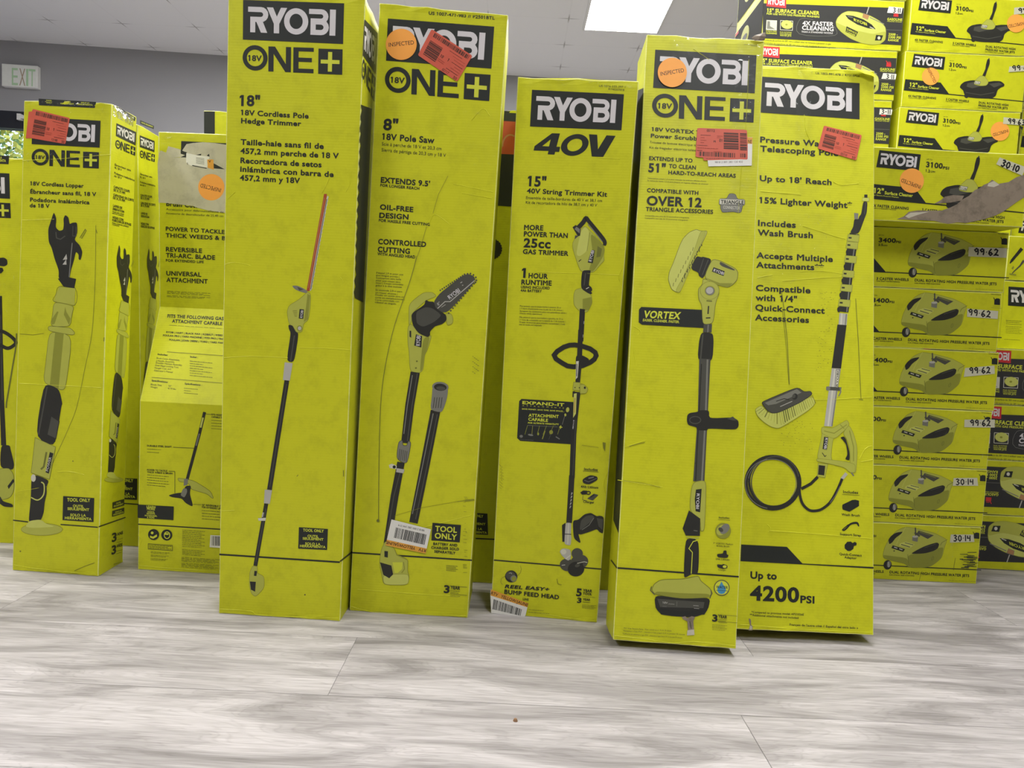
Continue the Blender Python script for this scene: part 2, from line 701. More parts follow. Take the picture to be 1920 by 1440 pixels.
    def word_b(s, quad, name='voltage_mark', tv=True):
        H = square_to_quad(quad)
        fn = lambda x, y: H(x/1167, y/300)
        s.new().warp(WORD_B, fn, 'ink')
        s.warp([PLUS], fn, 'lime_ink')
        if tv:
            a, b = fn(66, 183), fn(228, 183)
            c = abs(fn(66, 183)[1]-fn(66, 115)[1])
            s.text('18V', a[0], a[1], b[0], b[1], c, 'ink', 0.03)
        return s.done(name)

    def round_sticker(s, cx, cy, r, t0, t1, cap, label='round orange sticker reading INSPECTED'):
        s.k += 6
        s.new().ell(cx, cy, r, r*1.01, 'orange_sticker', n=40)
        p = s.done('inspected_sticker', None, label)
        s.new().text('INSPECTED', t0[0], t0[1], t1[0], t1[1], cap, 'sticker_ink', 0.008, perp=True)
        s.done('sticker_lettering', p)
        return p

    def bars(s, fn, u0, u1, v0, v1, n, mat, seed=3, across=True, fill=0.62):
        rn = random.Random(seed)
        w = [rn.choice((1, 1, 2, 3)) for _ in range(n)]
        g = [rn.choice((1, 1, 1, 2)) for _ in range(n)]
        tot = sum(w)+sum(g)-g[-1]
        a = 0.0
        for i in range(n):
            b = a+w[i]/tot
            q = ([fn(u0+(u1-u0)*a, v0), fn(u0+(u1-u0)*b, v0), fn(u0+(u1-u0)*b, v1), fn(u0+(u1-u0)*a, v1)] if across else
                 [fn(u0, v0+(v1-v0)*a), fn(u1, v0+(v1-v0)*a), fn(u1, v0+(v1-v0)*b), fn(u0, v0+(v1-v0)*b)])
            s.mesh(q, [(0, 1, 2, 3)], mat)
            a = b+g[i]/tot
        return s

    def clearance(s, quad, code='05117', tail='50', seed=5, label='red price sticker with bar codes'):
        """rectangular red sticker, tl tr br bl as the sticker itself is turned"""
        s.k += 6
        H = square_to_quad(quad)
        out = []
        for cu, cv, a0 in ((.04, .05, 180), (.96, .05, 270), (.96, .95, 0), (.04, .95, 90)):
            out += [H(cu+.04*math.cos(math.radians(a0+90*i/4)), cv+.05*math.sin(math.radians(a0+90*i/4))) for i in range(5)]
        s.new().poly(out, 'red_sticker')
        p = s.done('price_sticker', None, label)
        s.new()
        s.bars(H, .10, .95, .05, .19, 34, 'sticker_ink', seed)
        s.bars(H, .09, .40, .33, .86, 13, 'sticker_ink', seed+1, across=False)

        def wr(t, u0, v, u1, hv, mat='sticker_ink', bold=0.0):
            a, b, c = H(u0, v), H(u1, v), H(u0, v-hv)
            s.text(t, a[0], a[1], b[0], b[1], math.hypot(c[0]-a[0], c[1]-a[1]), mat, bold, perp=True)
        wr('10', .43, .62, .50, .10, bold=.02)
        wr('1', .60, .60, .625, .10)
        wr(code, .60, .97, .76, .09)
        wr(tail, .88, .98, .96, .09)
        for i, (u0, u1, v) in enumerate(((.55, .86, .27), (.66, .95, .36), (.72, .96, .45), (.70, .96, .55), (.80, .96, .64),
                                         (.74, .96, .73), (.66, .95, .82), (.42, .58, .70), (.42, .58, .76))):
            a, b, c = H(u0, v), H(u1, v), H(u0, v-.05)
            s.micro(a[0], a[1], b[0], b[1], math.hypot(c[0]-a[0], c[1]-a[1]), mat='sticker_faint' if i % 3 else 'sticker_ink', seed=seed+i)
        s.done('sticker_printing', p)
        return p

    def price_tag(s, quad, figures, a, b, h, pen=2.0, mat='price_tape', label=None):
        """a strip of tape with figures in marker pen; a, b ends of the baseline, h their height"""
        s.k += 6
        s.new().poly(quad, mat)
        p = s.done('price_tag', None, label or 'strip of pale tape with marker figures '+figures.replace('.', '-'))
        s.new()
        wd = {'.': .45, '1': .5, '-': .7}
        tot = sum(wd.get(c, 1.0) for c in figures)
        dx, dy = b[0]-a[0], b[1]-a[1]
        l = math.hypot(dx, dy)
        up = (dy/l, -dx/l)
        t = 0.0
        for c in figures:
            w = wd.get(c, 1.0)
            for st in PEN[c]:
                pts = []
                for u, v in st:
                    f = (t+u*w*.92)/tot
                    pts.append((a[0]+dx*f+up[0]*h*(1-v), a[1]+dy*f+up[1]*h*(1-v)))
                s.line(pts, pen, 'marker')
            t += w
        s.done('marker_figures', p)
        return p


# ------------------------------------------------------------------ cartons
def carton_mesh(root, bl, br, tr, tl, D, mat='lime_board', seed=1, name='carton', nx=9, rough=1.0, top=True, sides=None):
    """corrugated box between a flat front quad and the same quad moved by D; only the outermost rims are battered"""
    rn = random.Random(seed)
    b = Build()
    n = (br-bl).cross(tl-bl).normalized()
    if n.dot(D) > 0:
        n = -n
    H = (tl-bl).length
    back_drop = bl.z + D.z
    rows = [0.0, 0.011/H, 1-0.013/H, 1.0]

    def ring(t):
        out = []
        L, R = bl.lerp(tl, t), br.lerp(tr, t)
        for i in range(nx):
            out.append(L.lerp(R, i/(nx-1)))
        for i in range(1, 4):
            out.append(R+D*(i/4))
        for i in range(nx):
            out.append((R+D).lerp(L+D, i/(nx-1)))
        for i in range(1, 4):
            out.append(L+D*(1-i/4))
        return out
    rings = [ring(t) for t in rows]
    m = len(rings[0])
    for i in range(m):
        j = rings[3][i]
        rings[3][i] = j+Vector((rn.uniform(-1, 1)*.0008, rn.uniform(-1, 1)*.0016, rn.uniform(-2.6, 0.0)*.0014))*rough
        j = rings[0][i]
        rings[0][i] = j+Vector((rn.uniform(-1, 1)*.0008, rn.uniform(-1, 1)*.0014, 0))*rough
    vs = [p for r in rings for p in r]
    fs = []
    for k in range(3):
        for i in range(m):
            fs.append((k*m+i, k*m+(i+1) % m, (k+1)*m+(i+1) % m, (k+1)*m+i))
    fs.append(tuple(reversed(range(m))))
    fs.append(tuple(range(3*m, 4*m)))
    b.add(vs, fs, mat)
    b.mi('worn_board_edge')
    return b.out(name, root, bevel=(0.0016, 1))


class Box:
    """a carton measured from the photograph: bottom front corners, top front corners, lean and depth"""

    def __init__(s, name, label, bl, br, tr, tl, depth, lean=0.0, group=None, mat='lime_board', seed=1, at_y=None, dyaw=0.0, cat='box'):
        e = depth*math.sin(math.radians(lean))
        if at_y is None:
            s.bl, s.br = on_height(bl[0], bl[1], e), on_height(br[0], br[1], e)
        else:
            s.bl, s.br = on_depth(bl[0], bl[1], at_y), on_depth(br[0], br[1], at_y)
            s.bl.z = s.br.z = 0.0
        w = (s.br-s.bl).normalized()
        hor = Vector((-w.y, w.x, 0)).normalized()
        c, q = math.cos(math.radians(lean)), math.sin(math.radians(lean))
        s.n = hor*c - Vector((0, 0, 1))*q
        s.tl, s.tr = on_plane(tl[0], tl[1], s.bl, s.n), on_plane(tr[0], tr[1], s.bl, s.n)
        hd = Matrix.Rotation(math.radians(dyaw), 3, 'Z') @ hor
        s.D = (hd*c - Vector((0, 0, 1))*q)*depth
        base = (s.bl+s.br)/2+s.D/2
        base.z = 0
        s.root = thing(name, base, label, cat, group)
        s.body = carton_mesh(s.root, s.bl, s.br, s.tr, s.tl, s.D, mat, seed)
        s.lean = ((tl[0]-bl[0])/(bl[1]-tl[1]), (tr[0]-br[0])/(br[1]-tr[1]), bl[0], br[0])

    def front(s):
        return Art(s.root, s.bl, s.n, s.lean)

    def right(s):
        n = s.D.cross(s.tr-s.br)
        return Art(s.root, s.br, n, (s.lean[1], s.lean[1], 0, 1920))

    def left(s):
        n = s.D.cross(s.tl-s.bl)
        return Art(s.root, s.bl, n, (s.lean[0], s.lean[0], 0, 1920))


def copy_tree(o, loc=None, rot=None, parent=None):
    c = o.copy()
    COL.objects.link(c)
    if parent is not None:
        c.parent = parent
    if loc is not None:
        c.location = loc
    if rot is not None:
        c.rotation_euler = rot
    for ch in list(o.children):
        copy_tree(ch, parent=c)
    return c


def tool_only(a, quad, rows, cap_scale=1.0):
    a.new().poly(quad, 'ink')
    p = a.done('tool_only_badge')
    a.new()
    for r in rows:
        a.text(*r, mat='lime_ink', bold=0.03)
    a.done('badge_lettering', p)
# ------------------------------------------------------------------ the room
def floor_mat():
    m = bpy.data.materials.new('grey_oak_planks')
    m.use_nodes = True
    nt = m.node_tree
    N, L = nt.nodes, nt.links
    b = N['Principled BSDF']
    tc = N.new('ShaderNodeTexCoord')
    at = N.new('ShaderNodeAttribute')
    at.attribute_name = 'plank'
    sh = N.new('ShaderNodeVectorMath')
    sh.operation = 'MULTIPLY_ADD'
    sh.inputs[1].default_value = (7.3, 3.1, 5.7)
    L.new(at.outputs['Color'], sh.inputs[0])
    L.new(tc.outputs['Object'], sh.inputs[2])
    mp = N.new('ShaderNodeMapping')
    mp.inputs['Scale'].default_value = (1.3, 6.5, 1.0)
    L.new(sh.outputs['Vector'], mp.inputs['Vector'])
    big = N.new('ShaderNodeTexNoise')          # long cathedral figure
    big.inputs['Scale'].default_value = 2.0
    big.inputs['Detail'].default_value = 3
    big.inputs['Distortion'].default_value = 1.4
    L.new(mp.outputs['Vector'], big.inputs['Vector'])
    mp2 = N.new('ShaderNodeMapping')
    mp2.inputs['Scale'].default_value = (5.0, 95.0, 1.0)
    L.new(sh.outputs['Vector'], mp2.inputs['Vector'])
    fine = N.new('ShaderNodeTexNoise')
    fine.inputs['Scale'].default_value = 1.6
    fine.inputs['Detail'].default_value = 6
    fine.inputs['Roughness'].default_value = 0.65
    L.new(mp2.outputs['Vector'], fine.inputs['Vector'])
    wv = N.new('ShaderNodeMath')               # growth rings from the long figure
    wv.operation = 'MULTIPLY'
    wv.inputs[1].default_value = 34.0
    L.new(big.outputs['Fac'], wv.inputs[0])
    fr = N.new('ShaderNodeMath')
    fr.operation = 'PINGPONG'
    fr.inputs[1].default_value = 1.0
    L.new(wv.outputs[0], fr.inputs[0])
    r1 = N.new('ShaderNodeValToRGB')
    r1.color_ramp.elements[0].position = 0.30
    r1.color_ramp.elements[0].color = (0.265, 0.247, 0.250, 1)
    r1.color_ramp.elements[1].position = 0.62
    r1.color_ramp.elements[1].color = (0.54, 0.508, 0.520, 1)
    L.new(big.outputs['Fac'], r1.inputs['Fac'])
    r2 = N.new('ShaderNodeValToRGB')
    r2.color_ramp.elements[0].position = 0.30
    r2.color_ramp.elements[0].color = (0.78, 0.77, 0.765, 1)
    r2.color_ramp.elements[1].position = 0.60
    r2.color_ramp.elements[1].color = (1.06, 1.06, 1.06, 1)
    L.new(fine.outputs['Fac'], r2.inputs['Fac'])
    mu = N.new('ShaderNodeMix')
    mu.data_type = 'RGBA'
    mu.blend_type = 'MULTIPLY'
    mu.inputs['Factor'].default_value = 0.85
    L.new(r1.outputs['Color'], mu.inputs['A'])
    L.new(r2.outputs['Color'], mu.inputs['B'])
    r3 = N.new('ShaderNodeValToRGB')
    r3.color_ramp.elements[0].position = 0.0
    r3.color_ramp.elements[0].color = (0.86, 0.855, 0.855, 1)
    r3.color_ramp.elements[1].position = 0.45
    r3.color_ramp.elements[1].color = (1.0, 1.0, 1.0, 1)
    L.new(fr.outputs[0], r3.inputs['Fac'])
    mu2 = N.new('ShaderNodeMix')
    mu2.data_type = 'RGBA'
    mu2.blend_type = 'MULTIPLY'
    mu2.inputs['Factor'].default_value = 0.8
    L.new(mu.outputs['Result'], mu2.inputs['A'])
    L.new(r3.outputs['Color'], mu2.inputs['B'])
    vk = N.new('ShaderNodeTexVoronoi')         # scattered knots
    vk.inputs['Scale'].default_value = 1.3
    mp3 = N.new('ShaderNodeMapping')
    mp3.inputs['Scale'].default_value = (1.0, 2.4, 1.0)
    L.new(sh.outputs['Vector'], mp3.inputs['Vector'])
    L.new(mp3.outputs['Vector'], vk.inputs['Vector'])
    r4 = N.new('ShaderNodeValToRGB')
    r4.color_ramp.elements[0].position = 0.015
    r4.color_ramp.elements[0].color = (0.42, 0.40, 0.40, 1)
    r4.color_ramp.elements[1].position = 0.06
    r4.color_ramp.elements[1].color = (1, 1, 1, 1)
    L.new(vk.outputs['Distance'], r4.inputs['Fac'])
    mu3 = N.new('ShaderNodeMix')
    mu3.data_type = 'RGBA'
    mu3.blend_type = 'MULTIPLY'
    mu3.inputs['Factor'].default_value = 0.8
    L.new(mu2.outputs['Result'], mu3.inputs['A'])
    L.new(r4.outputs['Color'], mu3.inputs['B'])
    L.new(mu3.outputs['Result'], b.inputs['Base Color'])
    mp4 = N.new('ShaderNodeMapping')           # close fibres of the printed oak
    mp4.inputs['Scale'].default_value = (16.0, 420.0, 1.0)
    L.new(sh.outputs['Vector'], mp4.inputs['Vector'])
    fib = N.new('ShaderNodeTexNoise')
    fib.inputs['Scale'].default_value = 1.0
    fib.inputs['Detail'].default_value = 3
    L.new(mp4.outputs['Vector'], fib.inputs['Vector'])
    r5 = N.new('ShaderNodeValToRGB')
    r5.color_ramp.elements[0].position = 0.30
    r5.color_ramp.elements[0].color = (0.80, 0.79, 0.79, 1)
    r5.color_ramp.elements[1].position = 0.62
    r5.color_ramp.elements[1].color = (1.05, 1.05, 1.05, 1)
    L.new(fib.outputs['Fac'], r5.inputs['Fac'])
    mu4 = N.new('ShaderNodeMix')
    mu4.data_type = 'RGBA'
    mu4.blend_type = 'MULTIPLY'
    mu4.inputs['Factor'].default_value = 0.9
    L.new(mu3.outputs['Result'], mu4.inputs['A'])
    L.new(r5.outputs['Color'], mu4.inputs['B'])
    L.new(mu4.outputs['Result'], b.inputs['Base Color'])
    b.inputs['Roughness'].default_value = 0.48
    b.inputs['Specular IOR Level'].default_value = 0.35
    bp = N.new('ShaderNodeBump')
    bp.inputs['Strength'].default_value = 0.12
    bp.inputs['Distance'].default_value = 0.001
    L.new(fine.outputs['Fac'], bp.inputs['Height'])
    L.new(bp.outputs['Normal'], b.inputs['Normal'])
    MAT['grey_oak_planks'] = m


floor_mat()
plain('plank_groove', (0.17, 0.165, 0.16), 0.8)

PW, PL, GAP = 0.236, 1.52, 0.0008
b = Build()
shade = []
rn = random.Random(4)
known = {0: -0.28, 1: -1.02, -1: 0.405}
X0, X1, Y0, Y1 = -7.0, 5.0, -5.2, 7.2
for r in range(-28, 27):
    ya = 1.212+PW*r
    yb = ya+PW
    if yb < Y0 or ya > Y1:
        continue
    x = known.get(r, rn.uniform(-PL, 0))
    while x > X0:
        x -= PL
    while x < X1:
        a, e = max(x, X0), min(x+PL, X1)
        if e-a > 0.01:
            b.add([(a+GAP/2, ya+GAP/2, 0), (e-GAP/2, ya+GAP/2, 0), (e-GAP/2, yb-GAP/2, 0), (a+GAP/2, yb-GAP/2, 0)],
                  [(0, 1, 2, 3)], 'grey_oak_planks')
            shade.append((rn.random(), rn.random(), rn.random(), 1.0))
        x += PL
nf = len(b.f)
b.add([(X0, Y0, -0.0012), (X1, Y0, -0.0012), (X1, Y1, -0.0012), (X0, Y1, -0.0012)], [(0, 1, 2, 3)], 'plank_groove')
shade.append((0, 0, 0, 1))
b.add([(X0, Y0, -0.08), (X1, Y0, -0.08), (X1, Y1, -0.08), (X0, Y1, -0.08)], [(3, 2, 1, 0)], 'plank_groove')
shade.append((0, 0, 0, 1))
flo = b.out('floor', kind='structure')
ca = flo.data.color_attributes.new('plank', 'FLOAT_COLOR', 'CORNER')
for p in flo.data.polygons:
    for li in p.loop_indices:
        ca.data[li].color = shade[p.index]


def wall_mat():
    m = plain('grey_wall', (0.33, 0.33, 0.345), 0.75, 0.2, vary=0.03, scale=3)
    return m


def ceiling_mat():
    m = bpy.data.materials.new('ceiling_tiles')
    m.use_nodes = True
    nt = m.node_tree
    N, L = nt.nodes, nt.links
    b = N['Principled BSDF']
    b.inputs['Roughness'].default_value = 0.9
    tc = N.new('ShaderNodeTexCoord')
    mp = N.new('ShaderNodeMapping')
    mp.inputs['Location'].default_value = (3.68, -5.97, 0)
    L.new(tc.outputs['Object'], mp.inputs['Vector'])
    br = N.new('ShaderNodeTexBrick')
    br.offset = 0.0
    br.inputs['Scale'].default_value = 1.0
    br.inputs['Brick Width'].default_value = 0.565
    br.inputs['Row Height'].default_value = 0.49
    br.inputs['Mortar Size'].default_value = 0.006
    br.inputs['Mortar Smooth'].default_value = 0.4
    br.inputs['Color1'].default_value = (0.80, 0.80, 0.80, 1)
    br.inputs['Color2'].default_value = (0.80, 0.80, 0.80, 1)
    br.inputs['Mortar'].default_value = (0.775, 0.775, 0.775, 1)
    L.new(mp.outputs['Vector'], br.inputs['Vector'])
    sx = N.new('ShaderNodeSeparateXYZ')
    L.new(mp.outputs['Vector'], sx.inputs[0])
    near = []
    for ax, size in (('X', 0.565), ('Y', 0.49)):
        pp = N.new('ShaderNodeMath')          # distance to the nearest tile edge along this axis
        pp.operation = 'PINGPONG'
        pp.inputs[1].default_value = size/2
        L.new(sx.outputs[ax], pp.inputs[0])
        mr = N.new('ShaderNodeMapRange')
        mr.inputs['From Min'].default_value = 0.02
        mr.inputs['From Max'].default_value = 0.085
        mr.inputs['To Min'].default_value = 1.0
        mr.inputs['To Max'].default_value = 0.0
        L.new(pp.outputs[0], mr.inputs['Value'])
        near.append(mr)
    mu = N.new('ShaderNodeMath')
    mu.operation = 'MULTIPLY'
    L.new(near[0].outputs[0], mu.inputs[0])
    L.new(near[1].outputs[0], mu.inputs[1])
    mf = N.new('ShaderNodeMath')
    mf.operation = 'MULTIPLY'
    L.new(mu.outputs[0], mf.inputs[0])
    L.new(br.outputs['Fac'], mf.inputs[1])
    mx = N.new('ShaderNodeMix')
    mx.data_type = 'RGBA'
    L.new(mf.outputs[0], mx.inputs['Factor'])
    L.new(br.outputs['Color'], mx.inputs['A'])
    mx.inputs['B'].default_value = (0.40, 0.39, 0.38, 1)
    L.new(mx.outputs['Result'], b.inputs['Base Color'])
    MAT['ceiling_tiles'] = m


wall_mat()
ceiling_mat()
b = Build()
b.box(((X0+X1)/2, (Y0+Y1)/2, CEIL+0.05), (X1-X0, Y1-Y0, 0.1), 'ceiling_tiles')
b.out('ceiling', kind='structure')

# back wall, with the glazed front window at its left end
W0, W1 = on_height(0, 75, CEIL), on_height(955, 141, CEIL)
wx = (W1-W0)
wx.z = 0
wx.normalize()
wy = Vector((-wx.y, wx.x, 0))
wz = Vector((0, 0, 1))


def on_wall(px, py):
    return on_plane(px, py, W0, wy)


def wall_box(b, u0, u1, z0, z1, t0, t1, mat):
    """u along the back wall from its measured corner, t into the wall"""
    c = Vector((W0.x, W0.y, 0))+wx*((u0+u1)/2)+wy*((t0+t1)/2)+wz*((z0+z1)/2)
    b.box(c, (u1-u0, t1-t0, z1-z0), mat, (wx, wy, wz))


WIN_L, WIN_R, WIN_T, WIN_B = -1.9, 0.46, 2.23, 0.0
b = Build()
wall_box(b, WIN_R, 9.45, 0, CEIL, 0, 0.14, 'grey_wall')
wall_box(b, -2.7, WIN_R, WIN_T, CEIL, 0, 0.14, 'grey_wall')
wall_box(b, -2.7, WIN_L, 0, WIN_T, 0, 0.14, 'grey_wall')
b.out('wall_back', kind='structure')
b = Build()
b.box((X0+0.07, 0.65, CEIL/2), (0.14, 11.3, CEIL), 'grey_wall')
b.out('wall_left', kind='structure')
b = Build()
b.box((X1-0.07, 0.9, CEIL/2), (0.14, 12.0, CEIL), 'grey_wall')
b.out('wall_right', kind='structure')
b = Build()
b.box(((X0+X1)/2, Y0+0.07, CEIL/2), (X1-X0, 0.14, CEIL), 'grey_wall')
b.out('wall_front', kind='structure')
b = Build()
wall_box(b, WIN_L, WIN_R, 2.09, WIN_T, 0.0, 0.10, 'frame_dark')
wall_box(b, WIN_L, WIN_R, 0.0, 0.12, 0.02, 0.10, 'frame_dark')
for u in (WIN_L+.03, -0.72, WIN_R-.03):
    wall_box(b, u-.03, u+.03, 0.12, 2.09, 0.02, 0.10, 'frame_dark')
fr = b.out('window_1', kind='structure')
m = bpy.data.materials.new('window_glass')
m.use_nodes = True
g = m.node_tree.nodes['Principled BSDF']
g.inputs['Transmission Weight'].default_value = 1.0
g.inputs['Roughness'].default_value = 0.0
g.inputs['IOR'].default_value = 1.02
g.inputs['Base Color'].default_value = (0.96, 0.98, 1, 1)
MAT['window_glass'] = m
b = Build()
wall_box(b, WIN_L+.06, -0.75, 0.12, 2.09, 0.055, 0.061, 'window_glass')
wall_box(b, -0.69, WIN_R-.06, 0.12, 2.09, 0.055, 0.061, 'window_glass')
b.out('pane', fr)
b = Build()
pt = on_wall(40, 221)
b.box(pt-wy*0.02, (0.03, 0.04, 0.05), 'white_plastic', (wx, wy, wz))
b.box(pt-wy*0.03+wx*0.03, (0.04, 0.02, 0.025), 'white_plastic', (wx, wy, wz))
b.out('blind_bracket', fr, 'small white blind bracket on the dark window head')

# exit sign on the back wall
q = [on_wall(10, 123), on_wall(77, 127), on_wall(76, 169), on_wall(10, 165)]
sc_ = (q[0]+q[1]+q[2]+q[3])/4
sw, shh, sd = 0.287, 0.182, 0.05
sg = thing('exit_sign', sc_-wy*(sd/2)-wz*(shh/2), 'white EXIT sign with pale green letters high on the grey back wall', 'exit sign')
b = Build()
b.box(sc_-wy*(sd/2+.0005), (sw, sd, shh), 'white_plastic', (wx, wy, wz))
b.out('housing', sg, bevel=(0.004, None))
b = Build()
b.box(sc_-wy*(sd+.0015), (sw-.012, .002, shh-.012), 'sign_face', (wx, wy, wz))
fp = b.out('face_plate', sg)
a = Art(sg, sc_-wy*(sd+.0025), wy, (0.0, 0.0, 0, 100), lift=0.0008)
a.view(0, 0, 4.3628).new()
a.text('E', 97, 695, 147, 698, 140, 'sign_green', 0.0)
a.text('X', 158, 699, 208, 703, 140, 'sign_red', 0.0)
a.text('I', 214, 703, 232, 705, 140, 'sign_green', 0.0)
a.text('T', 236, 704, 290, 708, 140, 'sign_green', 0.0)
a.done('exit_lettering', fp, 'pale green letters E X I T')

# ceiling light panels (each carries its own lamp)
def light_panel(x, y, label, group=None):
    t = thing('ceiling_light', (x, y, CEIL), label, 'ceiling light', group)
    b = Build()
    w, l, f = PANEL_W, PANEL_L, 0.018
    for dx, dy, sx, sy in ((-w/2, 0, f, l+f), (w/2, 0, f, l+f), (0, -l/2, w-f, f), (0, l/2, w-f, f)):
        b.box((x+dx, y+dy, CEIL-0.006), (sx, sy, 0.012), 'white_plastic')
    b.out('light_frame', t)
    b = Build()
    b.box((x, y, CEIL-0.004), (w-f, l-f, 0.006), 'panel_glow')
    b.out('diffuser', t, 'glowing white diffuser')
    ld = bpy.data.lights.new('panel_lamp', 'AREA')
    ld.shape = 'RECTANGLE'
    ld.size, ld.size_y = w-f, l-f
    ld.energy = LAMP_POWER[y]
    ld.color = (1.0, 0.99, 0.975)
    lo = bpy.data.objects.new('panel_lamp', ld)
    lo.location = (0, 0, -0.009)
    lo.parent = t
    COL.objects.link(lo)
    return t


for x, y in LAMPS:
    if (x, y) == (0.66, 5.09):
        light_panel(x, y, 'bright ceiling light panel above the power scrubber box')
    else:
        light_panel(x, y, 'ceiling light panel of the room, out of the picture', 'ceiling lights out of the picture')

# outside the window: paving and two trees
b = Build()
b.box((-6, 18, -0.10), (40, 20, 0.1), 'asphalt')
b.out('ground_outside', kind='structure')


def tree(x, y, h, r, mats, label, seed):
    rn = random.Random(seed)
    t = thing('tree', (x, y, -0.05), label, 'tree')
    b = Build()
    segs = 7
    limbs = [((0, 0, 0), (0.1, 0, h*.45), .12, .08)]
    for i in range(9):
        a = rn.uniform(0, 6.28)
        z0 = h*rn.uniform(.3, .5)
        limbs.append(((0.05, 0, z0), (math.cos(a)*r*.7, math.sin(a)*r*.7, z0+h*rn.uniform(.1, .4)), .05, .015))
    for p, q_, r0, r1 in limbs:
        p, q_ = Vector(p)+Vector((x, y, -.05)), Vector(q_)+Vector((x, y, -.05))
        d = (q_-p).normalized()
        s1 = d.orthogonal().normalized()
        s2 = d.cross(s1)
        vs = [p+(s1*math.cos(6.283*k/segs)+s2*math.sin(6.283*k/segs))*r0 for k in range(segs)]
        vs += [q_+(s1*math.cos(6.283*k/segs)+s2*math.sin(6.283*k/segs))*r1 for k in range(segs)]
        b.add(vs, [(k, (k+1) % segs, segs+(k+1) % segs, segs+k) for k in range(segs)], 'bark')
    b.out('trunk', t)
    b = Build()
    for _ in range(4500):
        d = Vector((rn.gauss(0, 1), rn.gauss(0, 1), rn.gauss(0, 1))).normalized()*(rn.random()**.4)
        c = Vector((x, y, h*.55))+Vector((d.x*r, d.y*r, d.z*h*.42))
        u = Vector((rn.gauss(0, 1), rn.gauss(0, 1), rn.gauss(0, 1))).normalized()
        v = u.orthogonal().normalized()
        s = rn.uniform(.025, .06)
        b.add([c-u*s, c+v*s*.6, c+u*s, c-v*s*.6], [(0, 1, 2, 3)], rn.choice(mats))
    b.out('foliage', t)


tree(-6.9, 10.5, 3.6, 1.3, ['leaf_yellow', 'leaf_yellow', 'leaf_green'], 'yellow-leaved tree seen through the window at far left', 3)
tree(-9.2, 13.5, 4.2, 1.5, ['leaf_green', 'leaf_yellow'], 'greener tree further off behind the window at far left', 8)
# ------------------------------------------------------------------ left end: trimmer box, two lopper boxes, brush cutter box
LB = Box('string_trimmer_box', 'yellow box at the far left, cut by the photo edge, behind the battered lopper box',
         (-128, 1008), (36, 1020), (50, 297), (-112, 287), 0.12, at_y=1.93, seed=21)
a = LB.front().view(0, 180, 5.538)
a.word_a([(-560, 775), (98, 805), (105, 1068), (-555, 1035)])
a.word_b([(-560, 1075), (108, 1105), (115, 1268), (-555, 1240)])
a.new().poly([(-300, 605), (97, 622), (90, 708), (-295, 690)], 'ink')
p = a.done('tool_only_badge')
a.new().lines([('SOLO LA', -75, 648, 20, 653, 26), ('HERRAMIENTA', -110, 679, 62, 686, 26)], 'lime_ink')
a.done('badge_lettering', p)
a.view(0, 400, 4)
a.new()
a.poly([(-40, 340), (30, 330), (55, 348), (58, 385), (30, 400), (-40, 385)], 'tool_black')
a.poly([(-40, 400), (20, 410), (28, 430), (10, 450), (-40, 450)], 'tool_black')
a.line([(0, 620), (2, 760), (5, 1000), (15, 1400), (28, 1740)], [32, 32, 34, 34, 38], 'tool_black')
a.line([(6, 760), (9, 1000), (18, 1400)], 6, 'tool_dark')
a.line([(-40, 870), (30, 890), (85, 925), (117, 960), (110, 985), (60, 1012), (0, 985), (-40, 950)], 26, 'tool_black')
a.line([(125, 900), (120, 1000), (95, 1150), (70, 1300), (50, 1420), (48, 1460)], 11, 'tool_lime_deep')
a.poly([(8, 1735), (75, 1740), (80, 1770), (108, 1880), (100, 1925), (0, 1910)], 'tool_black')
a.poly([(-60, 1940), (0, 1915), (70, 1910), (105, 1960), (108, 2070), (80, 2130), (20, 2150), (-60, 2130)], 'tool_lime', 'tool_lime_deep', 3)
a.poly([(-60, 2120), (0, 2115), (22, 2160), (95, 2180), (100, 2205), (30, 2200), (-10, 2170), (-60, 2165)], 'tool_black')
a.poly([(58, 2045), (100, 1990), (108, 2010), (66, 2068)], 'ink')
a.done('tool_picture')


a = LB.front()
a.tape([(-40, 375), (40, 385), (34, 425), (-40, 420)], 8, 4, 8)
a.tape([(-40, 470), (32, 480), (28, 640), (-40, 640)], 8, 8, 9)


